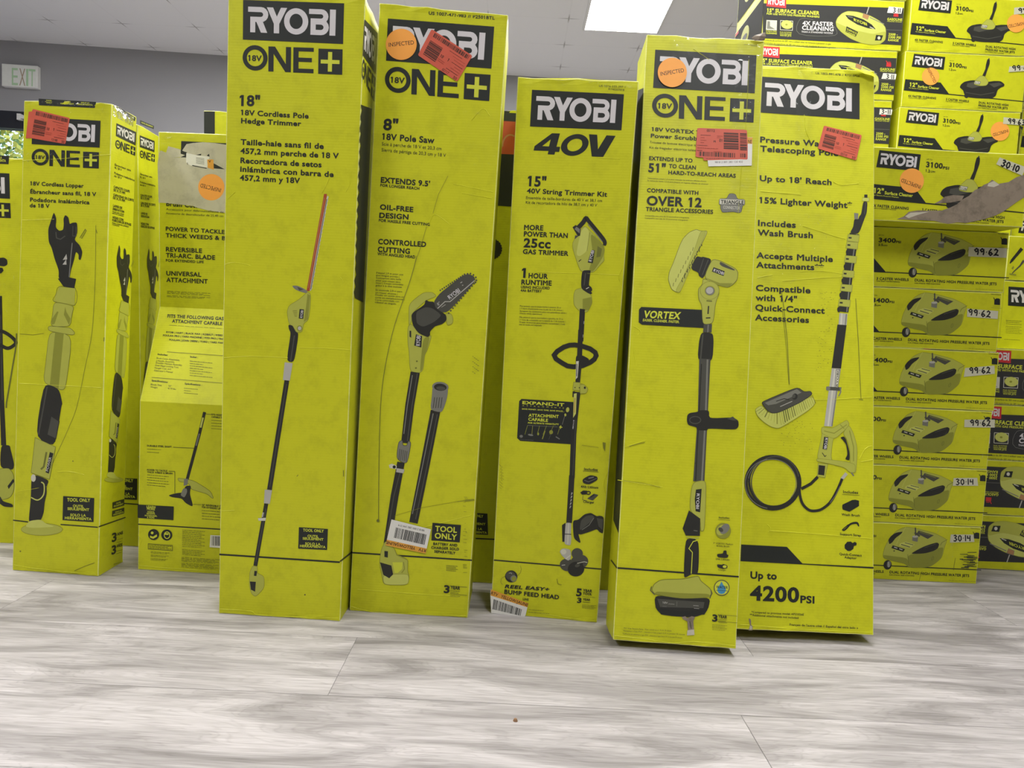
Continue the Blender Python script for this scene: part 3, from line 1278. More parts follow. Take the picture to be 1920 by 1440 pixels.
def lopper_picture(a, m):
    """the printed lopper; m carries front-face picture coordinates to the face being printed"""
    P = lambda pts: [m(*p) for p in pts]
    k = abs(m(100, 0)[0]-m(0, 0)[0])/100
    a.new()
    a.poly(P([(445, 550), (565, 562), (560, 690), (405, 660), (420, 610)]), 'tool_lime', 'tool_lime_deep', 3*k)
    a.poly(P([(405, 662), (558, 694), (540, 760), (528, 850), (378, 848), (395, 762)]), 'tool_lime', 'tool_lime_deep', 3*k)
    a.poly(P([(385, 800), (430, 735), (440, 740), (410, 830), (390, 835)]), 'tool_lime_shade')
    a.poly(P([(490, 700), (500, 740), (530, 790), (520, 840), (480, 760)]), 'tool_lime_shade')
    a.poly(P([(370, 880), (545, 912), (495, 1300), (470, 1330), (325, 1272), (345, 1120)]), 'tool_lime', 'tool_lime_deep', 3*k)
    a.poly(P([(415, 890), (480, 900), (440, 1318), (375, 1290)]), 'tool_lime_shade')
    a.poly(P([(362, 852), (378, 845), (530, 858), (566, 900), (545, 914), (365, 882)]), 'tool_lime', 'tool_lime_deep', 3*k)
    a.poly(P([(435, 490), (520, 480), (572, 492), (558, 562), (478, 550)]), 'tool_black')
    a.poly(P([(405, -12), (424, 40), (418, 105), (445, 132), (475, 125), (480, 85), (477, 40), (490, 12), (515, 30), (523, 82),
              (545, 70), (580, 68), (582, 150), (558, 198), (600, 240), (620, 290), (606, 352), (590, 345), (592, 310),
              (570, 285), (556, 350), (532, 430), (522, 490), (440, 495), (443, 430), (410, 340), (390, 262), (366, 215),
              (362, 120), (382, 60)]), 'tool_black')
    a.line(P([(420, 140), (425, 185), (455, 195), (490, 170)]), 8*k, 'tool_dark')
    a.line(P([(543, 222), (530, 350), (520, 478)]), 7*k, 'tool_grey')
    a.line(P([(548, 95), (546, 170), (572, 170), (572, 100)]), 5*k, 'tool_dark')
    a.poly(P([(472, 350), (500, 305), (505, 345)]), 'tool_silver')
    a.poly(P([(470, 385), (498, 345), (500, 385)]), 'tool_silver')
    a.line(P([(600, 185), (640, 120), (648, 130), (612, 190)]), 6*k, 'scuff')
    a.poly(P([(330, 1270), (445, 1315), (470, 1432), (462, 1440), (415, 1755), (265, 1680)]), 'tool_black')
    a.poly(P([(385, 1520), (445, 1560), (420, 1690), (355, 1660)]), 'tool_dark', 'tool_black', 5*k)
    a.line(P([(355, 1300), (290, 1660)]), 10*k, 'tool_dark')
    a.poly(P([(265, 1682), (418, 1752), (372, 1995), (235, 1945)]), 'tool_lime', 'tool_lime_deep', 3*k)
    a.poly(P([(375, 1790), (402, 1800), (368, 1952), (343, 1942)]), 'ink')
    a.line(P([(308, 1920), (330, 1900), (350, 1790)]), 14*k, 'tool_lime_deep')
    a.text('POWER', *m(362, 1935), *m(388, 1830), 18*k, 'letter_white', 0.0, perp=True)
    a.poly(P([(238, 1950), (370, 2000), (350, 2050), (352, 2100), (335, 2170), (330, 2240), (310, 2300), (245, 2325), (215, 2310),
              (232, 2150)]), 'tool_black')
    a.line(P([(310, 2015), (332, 2035), (328, 2110), (285, 2150), (235, 2130)]), 9*k, 'tool_lime_light')
    a.ell(*m(252, 1985), 18*k, 28*k, 'tool_pale')
    a.ell(*m(315, 2370), 155*k, 45*k, 'tool_lime', edge='tool_lime_shade', ew=3*k)
    a.poly(P([(222, 2305), (308, 2295), (350, 2330), (420, 2350), (250, 2360), (190, 2350)]), 'tool_lime_light')
    a.done('tool_picture')


LA = Box('lopper_box', 'battered yellow cordless lopper box second from left, red sticker over its logo',
         (23, 1069), (184, 1081), (210, 192), (45, 186), 0.108, seed=22, dyaw=3.5)
a = LA.front().view(0, 180, 5.538)
a.new().poly([(402, 28), (1000, 62), (985, 125), (406, 97)], 'ink')
p = a.done('top_badge')
a.new().lines([('TOOL', 480, 55, 540, 57, 14), ('ONLY', 482, 76, 540, 79, 14), ('OUTIL', 668, 66, 738, 69, 14),
               ('SEULEMENT', 628, 84, 768, 91, 14), ('SOLO LA', 842, 76, 930, 80, 14), ('HERRAMIENTA', 800, 93, 963, 101, 14)], 'lime_ink')
a.done('badge_lettering', p)
a.word_a([(340, 215), (1046, 258), (1036, 537), (330, 500)])
a.word_b([(330, 545), (1030, 577), (1028, 752), (328, 722)])
a.new().lines([('18V Cordless Lopper', 315, 928, 870, 955, 42), ('Ébrancheur sans fil, 18 V', 315, 1013, 1000, 1042, 42),
               ('Podadora inalámbrica', 313, 1096, 930, 1126, 42), ('de 18 V', 310, 1157, 515, 1164, 42)])
a.done('heading_text')
a.view(0, 400, 4)
a.new().line([(98, 2301), (212, 2314)], 8, 'ink').line([(455, 2333), (735, 2354)], 8, 'ink')
a.done('base_stripe')
lopper_picture(a, lambda x, y: (x, y))
a.new().line([(720, 90), (718, 300), (712, 560), (690, 900), (640, 1150), (580, 1440), (520, 1600), (430, 1800), (372, 1925)], 2.6, 'tool_lime_deep')
a.line([(720, 120), (730, 150)], 5, 'scuff').line([(780, 960), (782, 930)], 6, 'scuff').ell(154, 2534, 6, 6, 'scuff').ell(548, 1858, 4, 4, 'ink_soft')
a.line([(150, 905), (250, 912), (330, 900)], 3, 'scuff').line([(560, 2680), (640, 2645), (710, 2620)], 4, 'scuff')
a.done('scuff_marks', label='dark creases and scuffs')
a.view(0, 740, 4)
tool_only(a, [(475, 760), (708, 775), (702, 955), (470, 940)],
          [('TOOL ONLY', 505, 800, 678, 805, 26), ('OUTIL', 548, 843, 630, 848, 20), ('SEULEMENT', 508, 864, 670, 873, 20),
           ('SOLO LA', 528, 911, 645, 915, 20), ('HERRAMIENTA', 488, 933, 688, 943, 20)])
a.view(0, 180, 5.538)
a.k += 3
a.new().poly([(300, 165), (340, 160), (330, 440), (270, 440)], 'red_sticker')
a.done('price_sticker', None, 'edge of a second red sticker under the first')
a.clearance([(340, 135), (728, 230), (682, 500), (288, 432)], code='12188', tail='50', seed=9)

# right side of the front lopper box
s = LA.right().view(200, 180, 5.54)
s.new().poly([(105, 105), (300, 225), (292, 262), (105, 150)], 'ink')
p = s.done('top_badge')
s.new().lines([('OUTIL SEULEMENT', 125, 140, 285, 242, 12)], 'lime_ink')
s.done('badge_lettering', p)
s.word_a([(100, 282), (305, 375), (300, 515), (95, 415)])
s.word_b([(90, 448), (298, 530), (295, 620), (88, 540)])
s.view(0, 180, 5.538)
s.new().lines([('Ébrancheur sans', 1190, 722, 1357, 782, 22, .01), ('fil, 18 V', 1188, 752, 1262, 780, 22, .01), ('Podadora inalámbrica', 1186, 808, 1395, 886, 22, .01),
               ('de 18 V', 1185, 838, 1262, 866, 22, .01)])
s.done('heading_text')
s.new().lines([('CAPACITE COUPE', 1180, 955, 1345, 1005, 26), ('DE 31,75 MM', 1177, 987, 1297, 1022, 26),
               ('CAPACIDAD DE CORTE', 1176, 1037, 1387, 1098, 26), ('DE 31,75 MM', 1173, 1068, 1295, 1102, 26),
               ('LAMES DE', 1172, 1150, 1267, 1177, 26), ('DERIVATION', 1170, 1183, 1287, 1216, 26),
               ('POUR UNE COUPE', 1168, 1205, 1285, 1238, 13), ('NETTE ET COMPLETE', 1166, 1222, 1282, 1255, 13),
               ('HOJAS CON', 1168, 1270, 1280, 1300, 26), ('FUNCION DE BYPASS', 1165, 1300, 1360, 1350, 26),
               ('PARA CORTES LIMPIOS', 1163, 1322, 1335, 1366, 13), ('Y COMPLETOS', 1162, 1340, 1235, 1357, 13)])
s.done('feature_text')
s.view(0, 400, 4)
lopper_picture(s, lambda x, y: (893+(x-405)*.45, 232+(y+12)*.745+(x-405)*.10))
s.view(0, 740, 4)
s.new().line([(737, 991), (940, 920)], 8, 'ink')
s.done('base_stripe')
s.new().poly([(842, 808), (930, 782), (930, 830), (842, 856)], 'ink').poly([(840, 872), (930, 846), (930, 890), (838, 916)], 'ink')
p = s.done('tool_only_badge')
s.new().lines([('OUTIL', 868, 822, 905, 812, 12), ('SEULEMENT', 850, 844, 922, 824, 12), ('SOLO LA', 862, 888, 910, 874, 12),
               ('HERRAMIENTA', 846, 908, 925, 886, 12)], 'lime_ink')
s.done('badge_lettering', p)
s.new().lines([('3', 836, 1108, 872, 1098, 68, .05), ('3', 834, 1202, 868, 1192, 68, .05), ('ANS', 875, 1060, 920, 1045, 24), ('AÑOS', 872, 1148, 915, 1136, 24)])
s.micro(872, 1090, 918, 1076, 8, 2, 20).micro(870, 1175, 915, 1162, 8, 2, 18).micro(850, 1272, 905, 1256, 8)
s.done('warranty_text')

a = LA.front()
a.creases([[(42, 301), (110, 298), (180, 292), (208, 290)], [(42, 413), (70, 412), (102, 411)], [(36, 719), (100, 722), (190, 727)], [(26, 1059), (60, 1065), (120, 1072), (180, 1077)],
           [(108, 885), (130, 884), (158, 890)], [(34, 922), (60, 917), (90, 912)]])
a.tape([(46, 189), (208, 194), (207, 214), (45, 209)], 14, 3, 4)
a.tape([(43, 285), (206, 284), (205, 305), (43, 308)], 14, 3, 5)
s = LA.right()
s.tape([(212, 196), (250, 220), (249, 238), (211, 216)], 6, 3, 6)

LB2 = Box('lopper_box', 'yellow lopper box standing directly behind the front lopper box, mostly its side showing',
          (110, 1012), (267, 1022), (258, 231), (100, 224), 0.125, at_y=1.955, seed=23, dyaw=2.5)
a = LB2.front().view(220, 720, 3.89)
a.new().line([(-300, 845), (180, 880)], 8, 'ink')
a.done('base_stripe')
tool_only(a, [(-60, 682), (146, 690), (144, 845), (-62, 835)],
          [('TOOL ONLY', -35, 710, 117, 717, 24), ('OUTIL', 5, 752, 70, 755, 18), ('SEULEMENT', -30, 768, 112, 774, 18),
           ('SOLO LA', -15, 807, 92, 810, 18), ('HERRAMIENTA', -50, 826, 130, 832, 18)])
s = LB2.right().view(200, 180, 5.54)
s.new().poly([(345, 250), (490, 310), (488, 345), (345, 290)], 'ink')
p = s.done('top_badge')
s.new().lines([('OUTIL SEULEMENT', 360, 280, 480, 328, 12)], 'lime_ink')
s.done('badge_lettering', p)
s.word_a([(343, 408), (497, 468), (495, 585), (343, 530)])
s.word_b([(343, 560), (500, 605), (498, 685), (343, 643)])
s.new().lines([('Ébrancheur sans', 347, 820, 470, 852, 20, .01), ('fil, 18 V', 347, 850, 405, 866, 20, .01),
               ('Podadora inalámbrica', 346, 902, 503, 942, 20, .01), ('de 18 V', 346, 930, 405, 946, 20, .01)])
s.done('heading_text')
s.new().lines([('CAPACITE COUPE', 350, 1042, 470, 1062, 24), ('DE 31,75 MM', 352, 1070, 440, 1085, 24), ('CAPACIDAD DE CORTE', 350, 1122, 505, 1145, 24),
               ('DE 31,75 MM', 352, 1148, 440, 1162, 24), ('LAMES DE', 354, 1228, 422, 1240, 24), ('DERIVATION', 354, 1258, 440, 1272, 24),
               ('HOJAS CON', 354, 1335, 435, 1348, 24), ('FUNCION DE BYPASS', 354, 1365, 497, 1385, 24)])
s.done('feature_text')
s.view(0, 400, 4)
lopper_picture(s, lambda x, y: (1115+(x-405)*.34, 258+(y+12)*.66+(x-405)*.06))

# ---- brush cutter box: slumped, its front bent into three planes
yl, yu = 1.777, 1.895
P0, P1 = on_height(258, 1068, 0), on_height(411, 1077, 0)
w = (P1-P0).normalized()
nb = Vector((w.y, -w.x, 0))
XR = (P0+w*0.27)
gl = lambda px, py, base: on_plane(px, py, base, nb)
l1 = gl(260, 752, P0)
back = P0-nb*0.118
u0, u1 = gl(299, 575, back), gl(297, 245, back)
Bk = Build()
prof = []
for base in (0.0, 0.26):
    o = w*base
    prof.append([P0+o, Vector((P0.x, P0.y, l1.z))+o, u0+o, Vector((u1.x, u1.y, u1.z-0.002))+o,
                 u1-nb*0.14+o, P0-nb*0.258+o])
Bk.add(prof[0]+prof[1], [(0, 6, 7, 1), (1, 7, 8, 2), (2, 8, 9, 3), (3, 9, 10, 4), (4, 10, 11, 5), (5, 11, 6, 0), (0, 1, 2, 5), (2, 3, 4, 5), (8, 7, 6, 11), (8, 11, 10, 9)], 'lime_board')
Bk.mi('worn_board_edge')
bc = (P0+XR)/2-nb*0.13
BB = thing('brush_cutter_box', Vector((bc.x, bc.y, 0)), 'slumped yellow brush cutter box with a big patch of print torn off its top', 'box')
Bk.out('carton', BB, bevel=(0.0022, 1))
a = Art(BB, back, nb, (0.0, 0.0, 0, 1920)).view(200, 180, 5.54)
a.new().poly([(775, 468), (1420, 500), (1420, 790), (768, 770)], 'ink')
a.done('logo_panel', None, 'black logo panel, mostly torn away')
a.new().lines([('Brush Cutter', 620, 1143, 1010, 1168, 52)])
a.line([(1160, 845), (1160, 800), (1190, 800), (1215, 850), (1215, 805)], 10, 'ink')
a.done('heading_text')
a.k += 4
a.new()
a.poly([(560, 566), (620, 590), (690, 640), (765, 640), (770, 590), (830, 500), (900, 488), (1000, 480), (1120, 488), (1400, 530), (1400, 1225), (1230, 1215),
        (1060, 1190), (940, 1160), (900, 1143), (780, 1130), (620, 1112), (540, 1108), (530, 700), (545, 600)], 'torn_paper')
a.poly([(640, 522), (755, 552), (770, 560), (768, 635), (690, 640), (610, 610)], 'torn_paper')
a.done('torn_patch', None, 'pale grey-beige patch where the print has been torn off')
a.new().poly([(770, 558), (800, 575), (835, 585), (828, 640), (768, 636), (815, 615), (770, 600)], 'ink')
a.poly([(1108, 698), (1150, 720), (1228, 762), (1110, 752)], 'ink').poly([(930, 612), (985, 600), (980, 618)], 'ink').poly([(1040, 620), (1065, 600), (1070, 632)], 'ink')
a.done('logo_panel', None, 'scraps of black logo left in the torn patch')
a.new().poly([(828, 592), (960, 620), (1068, 630), (1045, 745), (870, 722), (825, 690)], 'paper').poly([(1045, 660), (1110, 660), (1114, 768), (1050, 745)], 'strip_orange')
p = a.done('label_scrap', None, 'scrap of a white and orange label')
a.new().lines([('V', 1058, 692, 1085, 692, 24), ('1', 835, 715, 842, 716, 24)])
for i in range(5):
    a.line([(930, 640+i*14), (1015, 652+i*14)], 5, 'tool_grey')
a.line([(890, 722), (1040, 752)], 9, 'ink')
a.done('label_print', p)
a.round_sticker(1088, 948, 136, (1192, 963), (980, 908), 40, 'round orange INSPECTED sticker, upside down')
a.new().lines([('Accessoire pour débroussailleuse de', 618, 1186, 1215, 1216, 21, .0), ('Accesorio de desmalezador de 25,40 cm', 616, 1228, 1212, 1258, 21, .0)])
a.done('subtitle_text')
a.view(220, 400, 4.233)
a.new().lines([('POWER TO TACKLE', 385, 138, 852, 165, 33), ('THICK WEEDS & BRUSH', 384, 190, 1000, 222, 33), ('REVERSIBLE', 386, 302, 673, 316, 36),
               ('TRI-ARC. BLADE', 386, 350, 777, 370, 36), ('FOR EXTENDED LIFE', 386, 383, 687, 397, 20), ('UNIVERSAL', 389, 493, 667, 505, 36),
               ('ATTACHMENT', 390, 545, 718, 559, 36)])
a.done('feature_text')
a.new().micro(395, 617, 740, 636, 8, 3, 9).micro(393, 652, 740, 670, 8, 2, 9)
a.done('fine_print')
mid0 = Vector((P0.x, P0.y, l1.z))
nm = w.cross(Vector((back.x, back.y, u0.z))-mid0).normalized()
a = Art(BB, mid0, nm, (0.22, 0.05, 250, 420)).view(220, 400, 4.233)
a.new().lines([('FITS THE FOLLOWING GAS', 397, 828, 843, 850, 27), ('ATTACHMENT CAPABLE', 433, 868, 832, 890, 27)])
a.lines([('RYOBI | HART | BLACK MAX | KOBALT | WEED', 388, 950, 836, 976, 14), ('POULAN PRO | YARD MACHINE | MTD PRO | TRO', 362, 975, 845, 1005, 14),
         ('POULAN | JOHN DEERE | TORO | YARD MAN', 412, 1010, 845, 1036, 14), ('Includes:', 320, 1125, 400, 1132, 14), ('Inclut :', 578, 1145, 640, 1150, 14),
         ('Specifications:', 272, 1333, 402, 1347, 14), ('Spécifications :', 535, 1358, 672, 1370, 14)])
a.lines([('Brush Cutter Attachment,', 312, 1155, 495, 1172, 13, 0), ('J-Handle Assembly,', 308, 1176, 455, 1188, 13, 0), ('Shoulder Harness Assembly,', 304, 1192, 515, 1212, 13, 0),
         ('Gear Head Locking Tool,', 300, 1212, 487, 1229, 13, 0), ('Hanger Cap, and', 296, 1232, 425, 1243, 13, 0), ("Operator's Manual", 292, 1253, 440, 1267, 13, 0),
         ('Blade Size', 265, 1364, 352, 1372, 13, 0), ('Weight', 262, 1384, 320, 1390, 13, 0), ('10"', 405, 1376, 430, 1378, 13, 0), ('4.19 lbs', 400, 1396, 465, 1402, 13, 0)], 'ink_soft')
a.micro(412, 888, 842, 916, 7).micro(575, 1172, 755, 1190, 11, 7, 19, ragged=.6).micro(530, 1388, 640, 1398, 11, 3, 19, ragged=.5)
a.line([(395, 1100), (860, 1132)], 3, 'ink_soft').line([(275, 1303), (860, 1350)], 3, 'ink_soft')
a.done('feature_text')
a = Art(BB, P0, nb, (0.0, 0.0, 0, 1920)).view(220, 720, 3.89)
a.new().line([(152, 1022), (760, 1060)], 8, 'ink')
a.done('base_stripe')
a.new()
a.poly([(440, 686), (480, 690), (560, 705), (680, 780), (702, 832), (692, 834), (655, 800), (540, 770), (520, 720), (450, 712)], 'tool_lime', 'tool_lime_deep', 3)
a.line([(637, 205), (600, 360), (510, 695)], [22, 22, 22], 'tool_black')
a.line([(626, 245), (608, 318)], 12, 'tool_lime_light').line([(598, 362), (575, 450)], 9, 'tool_grey')
a.poly([(370, 812), (430, 796), (478, 792), (498, 742), (540, 740), (528, 800), (552, 882), (545, 893), (498, 868), (470, 834), (400, 826)], 'tool_black')
a.poly([(488, 690), (518, 692), (512, 735), (484, 742)], 'tool_grey').poly([(482, 760), (508, 762), (510, 790), (490, 830), (462, 812), (468, 790)], 'tool_grey')
a.done('tool_picture')
a.new().lines([('DURABLE STEEL SHAFT', 217, 456, 397, 465, 13), ('POWER TO TACKLE', 217, 633, 365, 640, 13), ('THICK WEEDS & BRUSH', 217, 649, 403, 659, 13),
               ('FITS MOST GAS', 687, 229, 800, 238, 13), ('CAPABLE TOOLS', 687, 246, 800, 255, 13), ('10" REVERSIBLE TRI', 617, 888, 770, 900, 13), ('FOR EXTENDED LIFE', 617, 904, 760, 916, 13)])
a.micro(217, 474, 320, 480, 10, 2, 22).micro(217, 662, 375, 676, 10, 3, 18).micro(217, 718, 380, 732, 10, 2, 18).micro(687, 264, 790, 272, 10, 4, 20)
a.micro(617, 922, 770, 934, 10, 4, 20)
a.line([(408, 461), (470, 464), (560, 467)], 3, 'ink_soft').line([(375, 635), (421, 637), (421, 795)], 3, 'ink_soft').line([(645, 218), (685, 222)], 3, 'ink_soft').line([(555, 876), (612, 880)], 3, 'ink_soft')
a.done('feature_text')
a.new().poly([(150, 878), (413, 893), (410, 992), (150, 975)], 'ink')
p = a.done('learn_more_badge')
a.new().lines([('LEARN', 215, 902, 280, 906, 17), ('MORE', 218, 918, 276, 921, 17), ('VIDEOS,', 220, 936, 274, 939, 11), ('REVIEWS,', 216, 949, 278, 952, 11),
               ('ACCESSORIES,', 200, 963, 292, 968, 11), ('& MORE', 218, 977, 272, 980, 11)], 'lime_ink')
a.done('badge_lettering', p)
a.new().ell(266, 1097, 40, 40, 'ink').ell(362, 1100, 40, 40, 'ink')
a.poly([(240, 1105), (262, 1112), (290, 1095), (292, 1112), (264, 1128), (240, 1120)], 'lime_ink').ell(256, 1085, 10, 10, 'lime_ink').ring(364, 1102, 20, 24, 6, 'lime_ink').line([(345, 1092), (375, 1094)], 12, 'lime_ink')
a.done('safety_icons')
a.new().line([(227, 1164), (403, 1176), (403, 1214), (227, 1202)], 3, 'ink_soft', True).micro(234, 1174, 395, 1184, 9, 3, 10, mat='ink')
a.micro(245, 1222, 385, 1232, 8, 2, 9).micro(245, 1246, 380, 1255, 8, 2, 9).micro(245, 1270, 370, 1279, 8, 2, 9)
a.micro(475, 1064, 640, 1076, 9, 10, 13, seed=4).micro(475, 1206, 640, 1218, 9, 4, 12).micro(470, 1262, 760, 1282, 8, 4, 9).micro(470, 1304, 760, 1324, 8, 4, 9)
a.done('fine_print')
a.new().poly([(682, 1100), (800, 1106), (798, 1196), (676, 1188)], 'paper')
p = a.done('barcode_label')
a.new().bars(lambda u, v: (690+u*100, 1106+v*70+u*5), 0, 1, 0, 1, 24, 'ink')
a.done('bar_code', p)

a = Art(BB, back, nb, (0, 0, 0, 1920))
a.tape([(300, 250), (412, 256), (411, 285), (300, 280)], 8, 3, 7)
a = Art(BB, P0, nb, (0, 0, 0, 1920))
a.creases([[(261, 1060), (300, 1064), (350, 1068), (408, 1072)], [(259, 1003), (266, 1012), (262, 1022)]])

# a box standing behind it, dark left edge
QB = Box('cardboard_box', 'yellow box with a black left edge peeping out above the brush cutter box', (400, 1030), (520, 1035), (502, 212), (382, 207), 0.12, at_y=2.25, seed=29)
a = QB.front().view(200, 180, 5.54)
a.new().poly([(1012, 160), (1124, 160), (1124, 1400), (1012, 1400)], 'ink')
a.done('corner_band')
# ------------------------------------------------------------------ middle of the row
HB = Box('hedge_trimmer_box', 'tallest yellow box, 18 inch cordless pole hedge trimmer, its top cut by the photo',
         (410, 1150), (638, 1165), (685.5, -6), (428, -14), 0.15, seed=31, dyaw=2.6)
a = HB.front().view(410, 0, 6.1935)
a.word_a([(285, 0), (1458, 40), (1445, 512), (282, 460)])
a.word_b([(278, 522), (1443, 560), (1437, 867), (278, 822)])
a.new().lines([('18"', 243, 1232, 480, 1237, 128, .04), ('18V Cordless Pole', 258, 1336, 1045, 1379, 62)])
a.view(410, 200, 6.1935).lines([('Hedge Trimmer', 260, 193, 960, 229, 62), ('Taille-haie sans fil de', 255, 442, 1220, 493, 66), ('457,2 mm perche de 18 V', 253, 545, 1395, 606, 66),
               ('Recortadora de setos', 253, 656, 1195, 707, 66), ('inlámbrica con barra de', 250, 756, 1335, 820, 66), ('457,2 mm y 18V', 247, 857, 945, 893, 66)])
a.done('heading_text')
a.view(400, 700, 3)
a.new().line([(34, 1018), (712, 1062)], 9, 'ink')
a.done('base_stripe')
a.view(410, 340, 3.6).new()
a.poly([(712, 85), (732, 86), (613, 742), (594, 738)], 'blade_red')
a.line([(714, 110), (605, 720)], 4, 'brass_ink')
teeth = [(731, 92)]
for i in range(24):
    t = i/24
    x, y = 733-116*t, 100+640*t
    teeth += [(x+11, y+6), (x+4, y+20)]
teeth += [(612, 745)]
a.poly(teeth, 'tool_pale')
a.line([(731, 120), (622, 730)], 5, 'tool_dark')
a.poly([(494, 705), (530, 704), (568, 720), (602, 742), (592, 756), (545, 742), (515, 728)], 'tool_grey')
a.poly([(530, 712), (575, 730), (545, 738)], 'tool_dark')
a.poly([(600, 745), (622, 762), (618, 850), (606, 936), (572, 960), (566, 1015), (528, 1022), (505, 985), (478, 965), (470, 935), (462, 880), (475, 838), (540, 800), (575, 770)], 'tool_lime', 'tool_lime_shade', 3)
a.poly([(600, 760), (618, 770), (604, 930), (575, 950), (590, 850)], 'tool_lime_shade')
for i in range(5):
    a.line([(500+i*3, 875+i*9), (530, 872+i*10)], 3, 'tool_lime_deep')
a.poly([(547, 862), (577, 865), (572, 929), (541, 926)], 'ink')
a.text('RYOBI', 566, 922, 572, 872, 16, 'letter_white', .02, perp=True)
a.poly([(470, 968), (500, 972), (520, 1015), (541, 1026), (511, 1222), (458, 1215), (488, 1022), (475, 1000)], 'tool_black')
a.line([(512, 1040), (486, 1215)], 8, 'tool_dark')
a.ell(547, 992, 19, 20, 'tool_lime_shade').ell(547, 992, 12, 13, 'tool_silver')
a.view(400, 700, 3)
a.line([(414, 40), (316, 655)], 27, 'tool_black').line([(412, 60), (318, 640)], 4, 'tool_dark')
a.line([(298, 733), (237, 1082)], 22, 'tool_black').line([(296, 760), (240, 1060)], 4, 'tool_dark')
a.poly([(290, 654), (331, 657), (318, 734), (285, 730)], 'tool_silver')
a.poly([(402, -62), (447, -57), (431, 41), (392, 37)], 'tool_silver')
a.line([(282, 782), (276, 808)], 8, 'tool_silver').poly([(252, 814), (297, 812), (294, 829), (255, 829)], 'tool_pale')
a.poly([(222, 1082), (250, 1085), (246, 1124), (286, 1140), (288, 1205), (240, 1257), (215, 1240), (202, 1192), (205, 1118)], 'tool_lime', 'tool_lime_shade', 2)
a.poly([(232, 1110), (247, 1112), (243, 1140), (229, 1138)], 'ink').poly([(206, 1170), (240, 1172), (238, 1196), (236, 1228), (212, 1216)], 'tool_black')
a.done('tool_picture')
tool_only(a, [(482, 865), (645, 875), (640, 993), (478, 985)],
          [('TOOL ONLY', 505, 889, 622, 895, 16), ('OUTIL', 530, 921, 592, 924, 14), ('SEULEMENT', 503, 935, 620, 941, 14), ('SOLO LA', 517, 964, 603, 968, 14), ('HERRAMIENTA', 487, 977, 632, 984, 14)])
a.new().ell(516, 1245, 4, 4, 'ink_soft').line([(732, 545), (733, 580)], 4, 'scuff').line([(470, 580), (478, 570)], 4, 'scuff').ell(302, 1388, 3, 3, 'ink_soft')
a.done('scuff_marks')
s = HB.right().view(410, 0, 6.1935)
s.new().line([(1408, 6520), (1560, 6400)], 18, 'ink')
s.done('base_stripe')
s.word_a([(1692, 222), (1845, 385), (1822, 860), (1672, 640)])
s.word_b([(1670, 668), (1822, 890), (1805, 1180), (1660, 900)])
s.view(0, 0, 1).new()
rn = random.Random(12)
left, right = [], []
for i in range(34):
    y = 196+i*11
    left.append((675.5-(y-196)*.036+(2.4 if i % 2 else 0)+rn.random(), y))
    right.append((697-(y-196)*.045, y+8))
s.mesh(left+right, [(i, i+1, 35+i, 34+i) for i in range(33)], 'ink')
s.done('side_print_shade')  # shadow of the gap painted black, together with the dark side print

a = HB.front()
a.creases([[(422, 496), (440, 492), (470, 498)], [(420, 671), (470, 668), (540, 671)], [(562, 652), (610, 653), (656, 656)], [(604, 362), (614, 342), (622, 322)], [(648, 360), (656, 345), (657, 322)],
           [(413, 1142), (470, 1146), (484, 1153), (560, 1157), (634, 1159)], [(415, 958), (440, 957)], [(426, 374), (441, 360)], [(638, 520), (643, 528), (641, 536)]])

SB = Box('pole_saw_box', 'tall yellow 8 inch pole saw box with orange round sticker and crooked red sticker',
         (655, 1145), (877, 1159), (952.5, 26), (712, 3.5), 0.165, seed=32, dyaw=2.2)
a = SB.front().view(680, 0, 6.5455)
a.new().lines([('US 1007-471-983 // P2501BTL', 810, 180, 1620, 243, 40)])
a.done('code_text')
a.word_a([(310, 228), (1615, 328), (1580, 843), (287, 745)])
a.word_b([(274, 812), (1574, 903), (1556, 1240), (270, 1135)])
a.view(670, 200, 4.8).new()
a.lines([('8"', 232, 212, 365, 217, 104, .04), ('18V Pole Saw', 223, 297, 693, 333, 58)])
a.done('heading_text')
a.new().lines([('Scie à perche de 18 V et 20,3 cm', 220, 349, 757, 393, 30, .0), ('Sierra de pértiga de 20,3 cm y 18 V', 218, 403, 797, 453, 30, .0)])
a.done('subtitle_text')
a.new().lines([("EXTENDS 9.5'", 210, 684, 653, 720, 51, .035), ('FOR LONGER REACH', 207, 719, 558, 750, 25), ('OIL-FREE', 203, 926, 503, 951, 48, .035), ('DESIGN', 197, 1001, 460, 1018, 48, .035),
               ('FOR HASSLE FREE CUTTING', 193, 1035, 652, 1074, 26), ('CONTROLLED', 187, 1237, 618, 1264, 48, .035), ('CUTTING', 183, 1307, 473, 1326, 48, .035), ('WITH ANGLED HEAD', 180, 1337, 520, 1367, 27)])
a.done('feature_text')
a.view(660, 480, 4.5).new()
a.lines([("S'étend 2,9 m pour une", 205, 148, 432, 164, 14, 0), ('plus longue portée |', 204, 168, 398, 183, 14, 0), ('Conception sans huile', 203, 190, 415, 205, 14, 0), ('pour une coupe sans', 202, 212, 408, 227, 14, 0),
         ('souci | Coupe contrôlée', 201, 232, 432, 249, 14, 0), ('grâce à la tête inclinée', 200, 254, 420, 270, 14, 0), ('Se extiende 2,9 m para', 199, 292, 424, 307, 14, 0), ('un mayor alcance |', 198, 314, 384, 328, 14, 0),
         ('Diseño sin aceite para un', 197, 334, 438, 352, 14, 0), ('corte sin complicaciones |', 196, 355, 443, 374, 14, 0), ('Corte controlado con', 195, 376, 398, 391, 14, 0), ('cabezal en ángulo', 194, 396, 372, 411, 14, 0)], 'ink_soft')
a.done('fine_print')
a.view(640, 700, 3).new().line([(60, 1008), (735, 1051)], 8, 'ink')
a.done('base_stripe')
a.view(660, 480, 4.5).new()
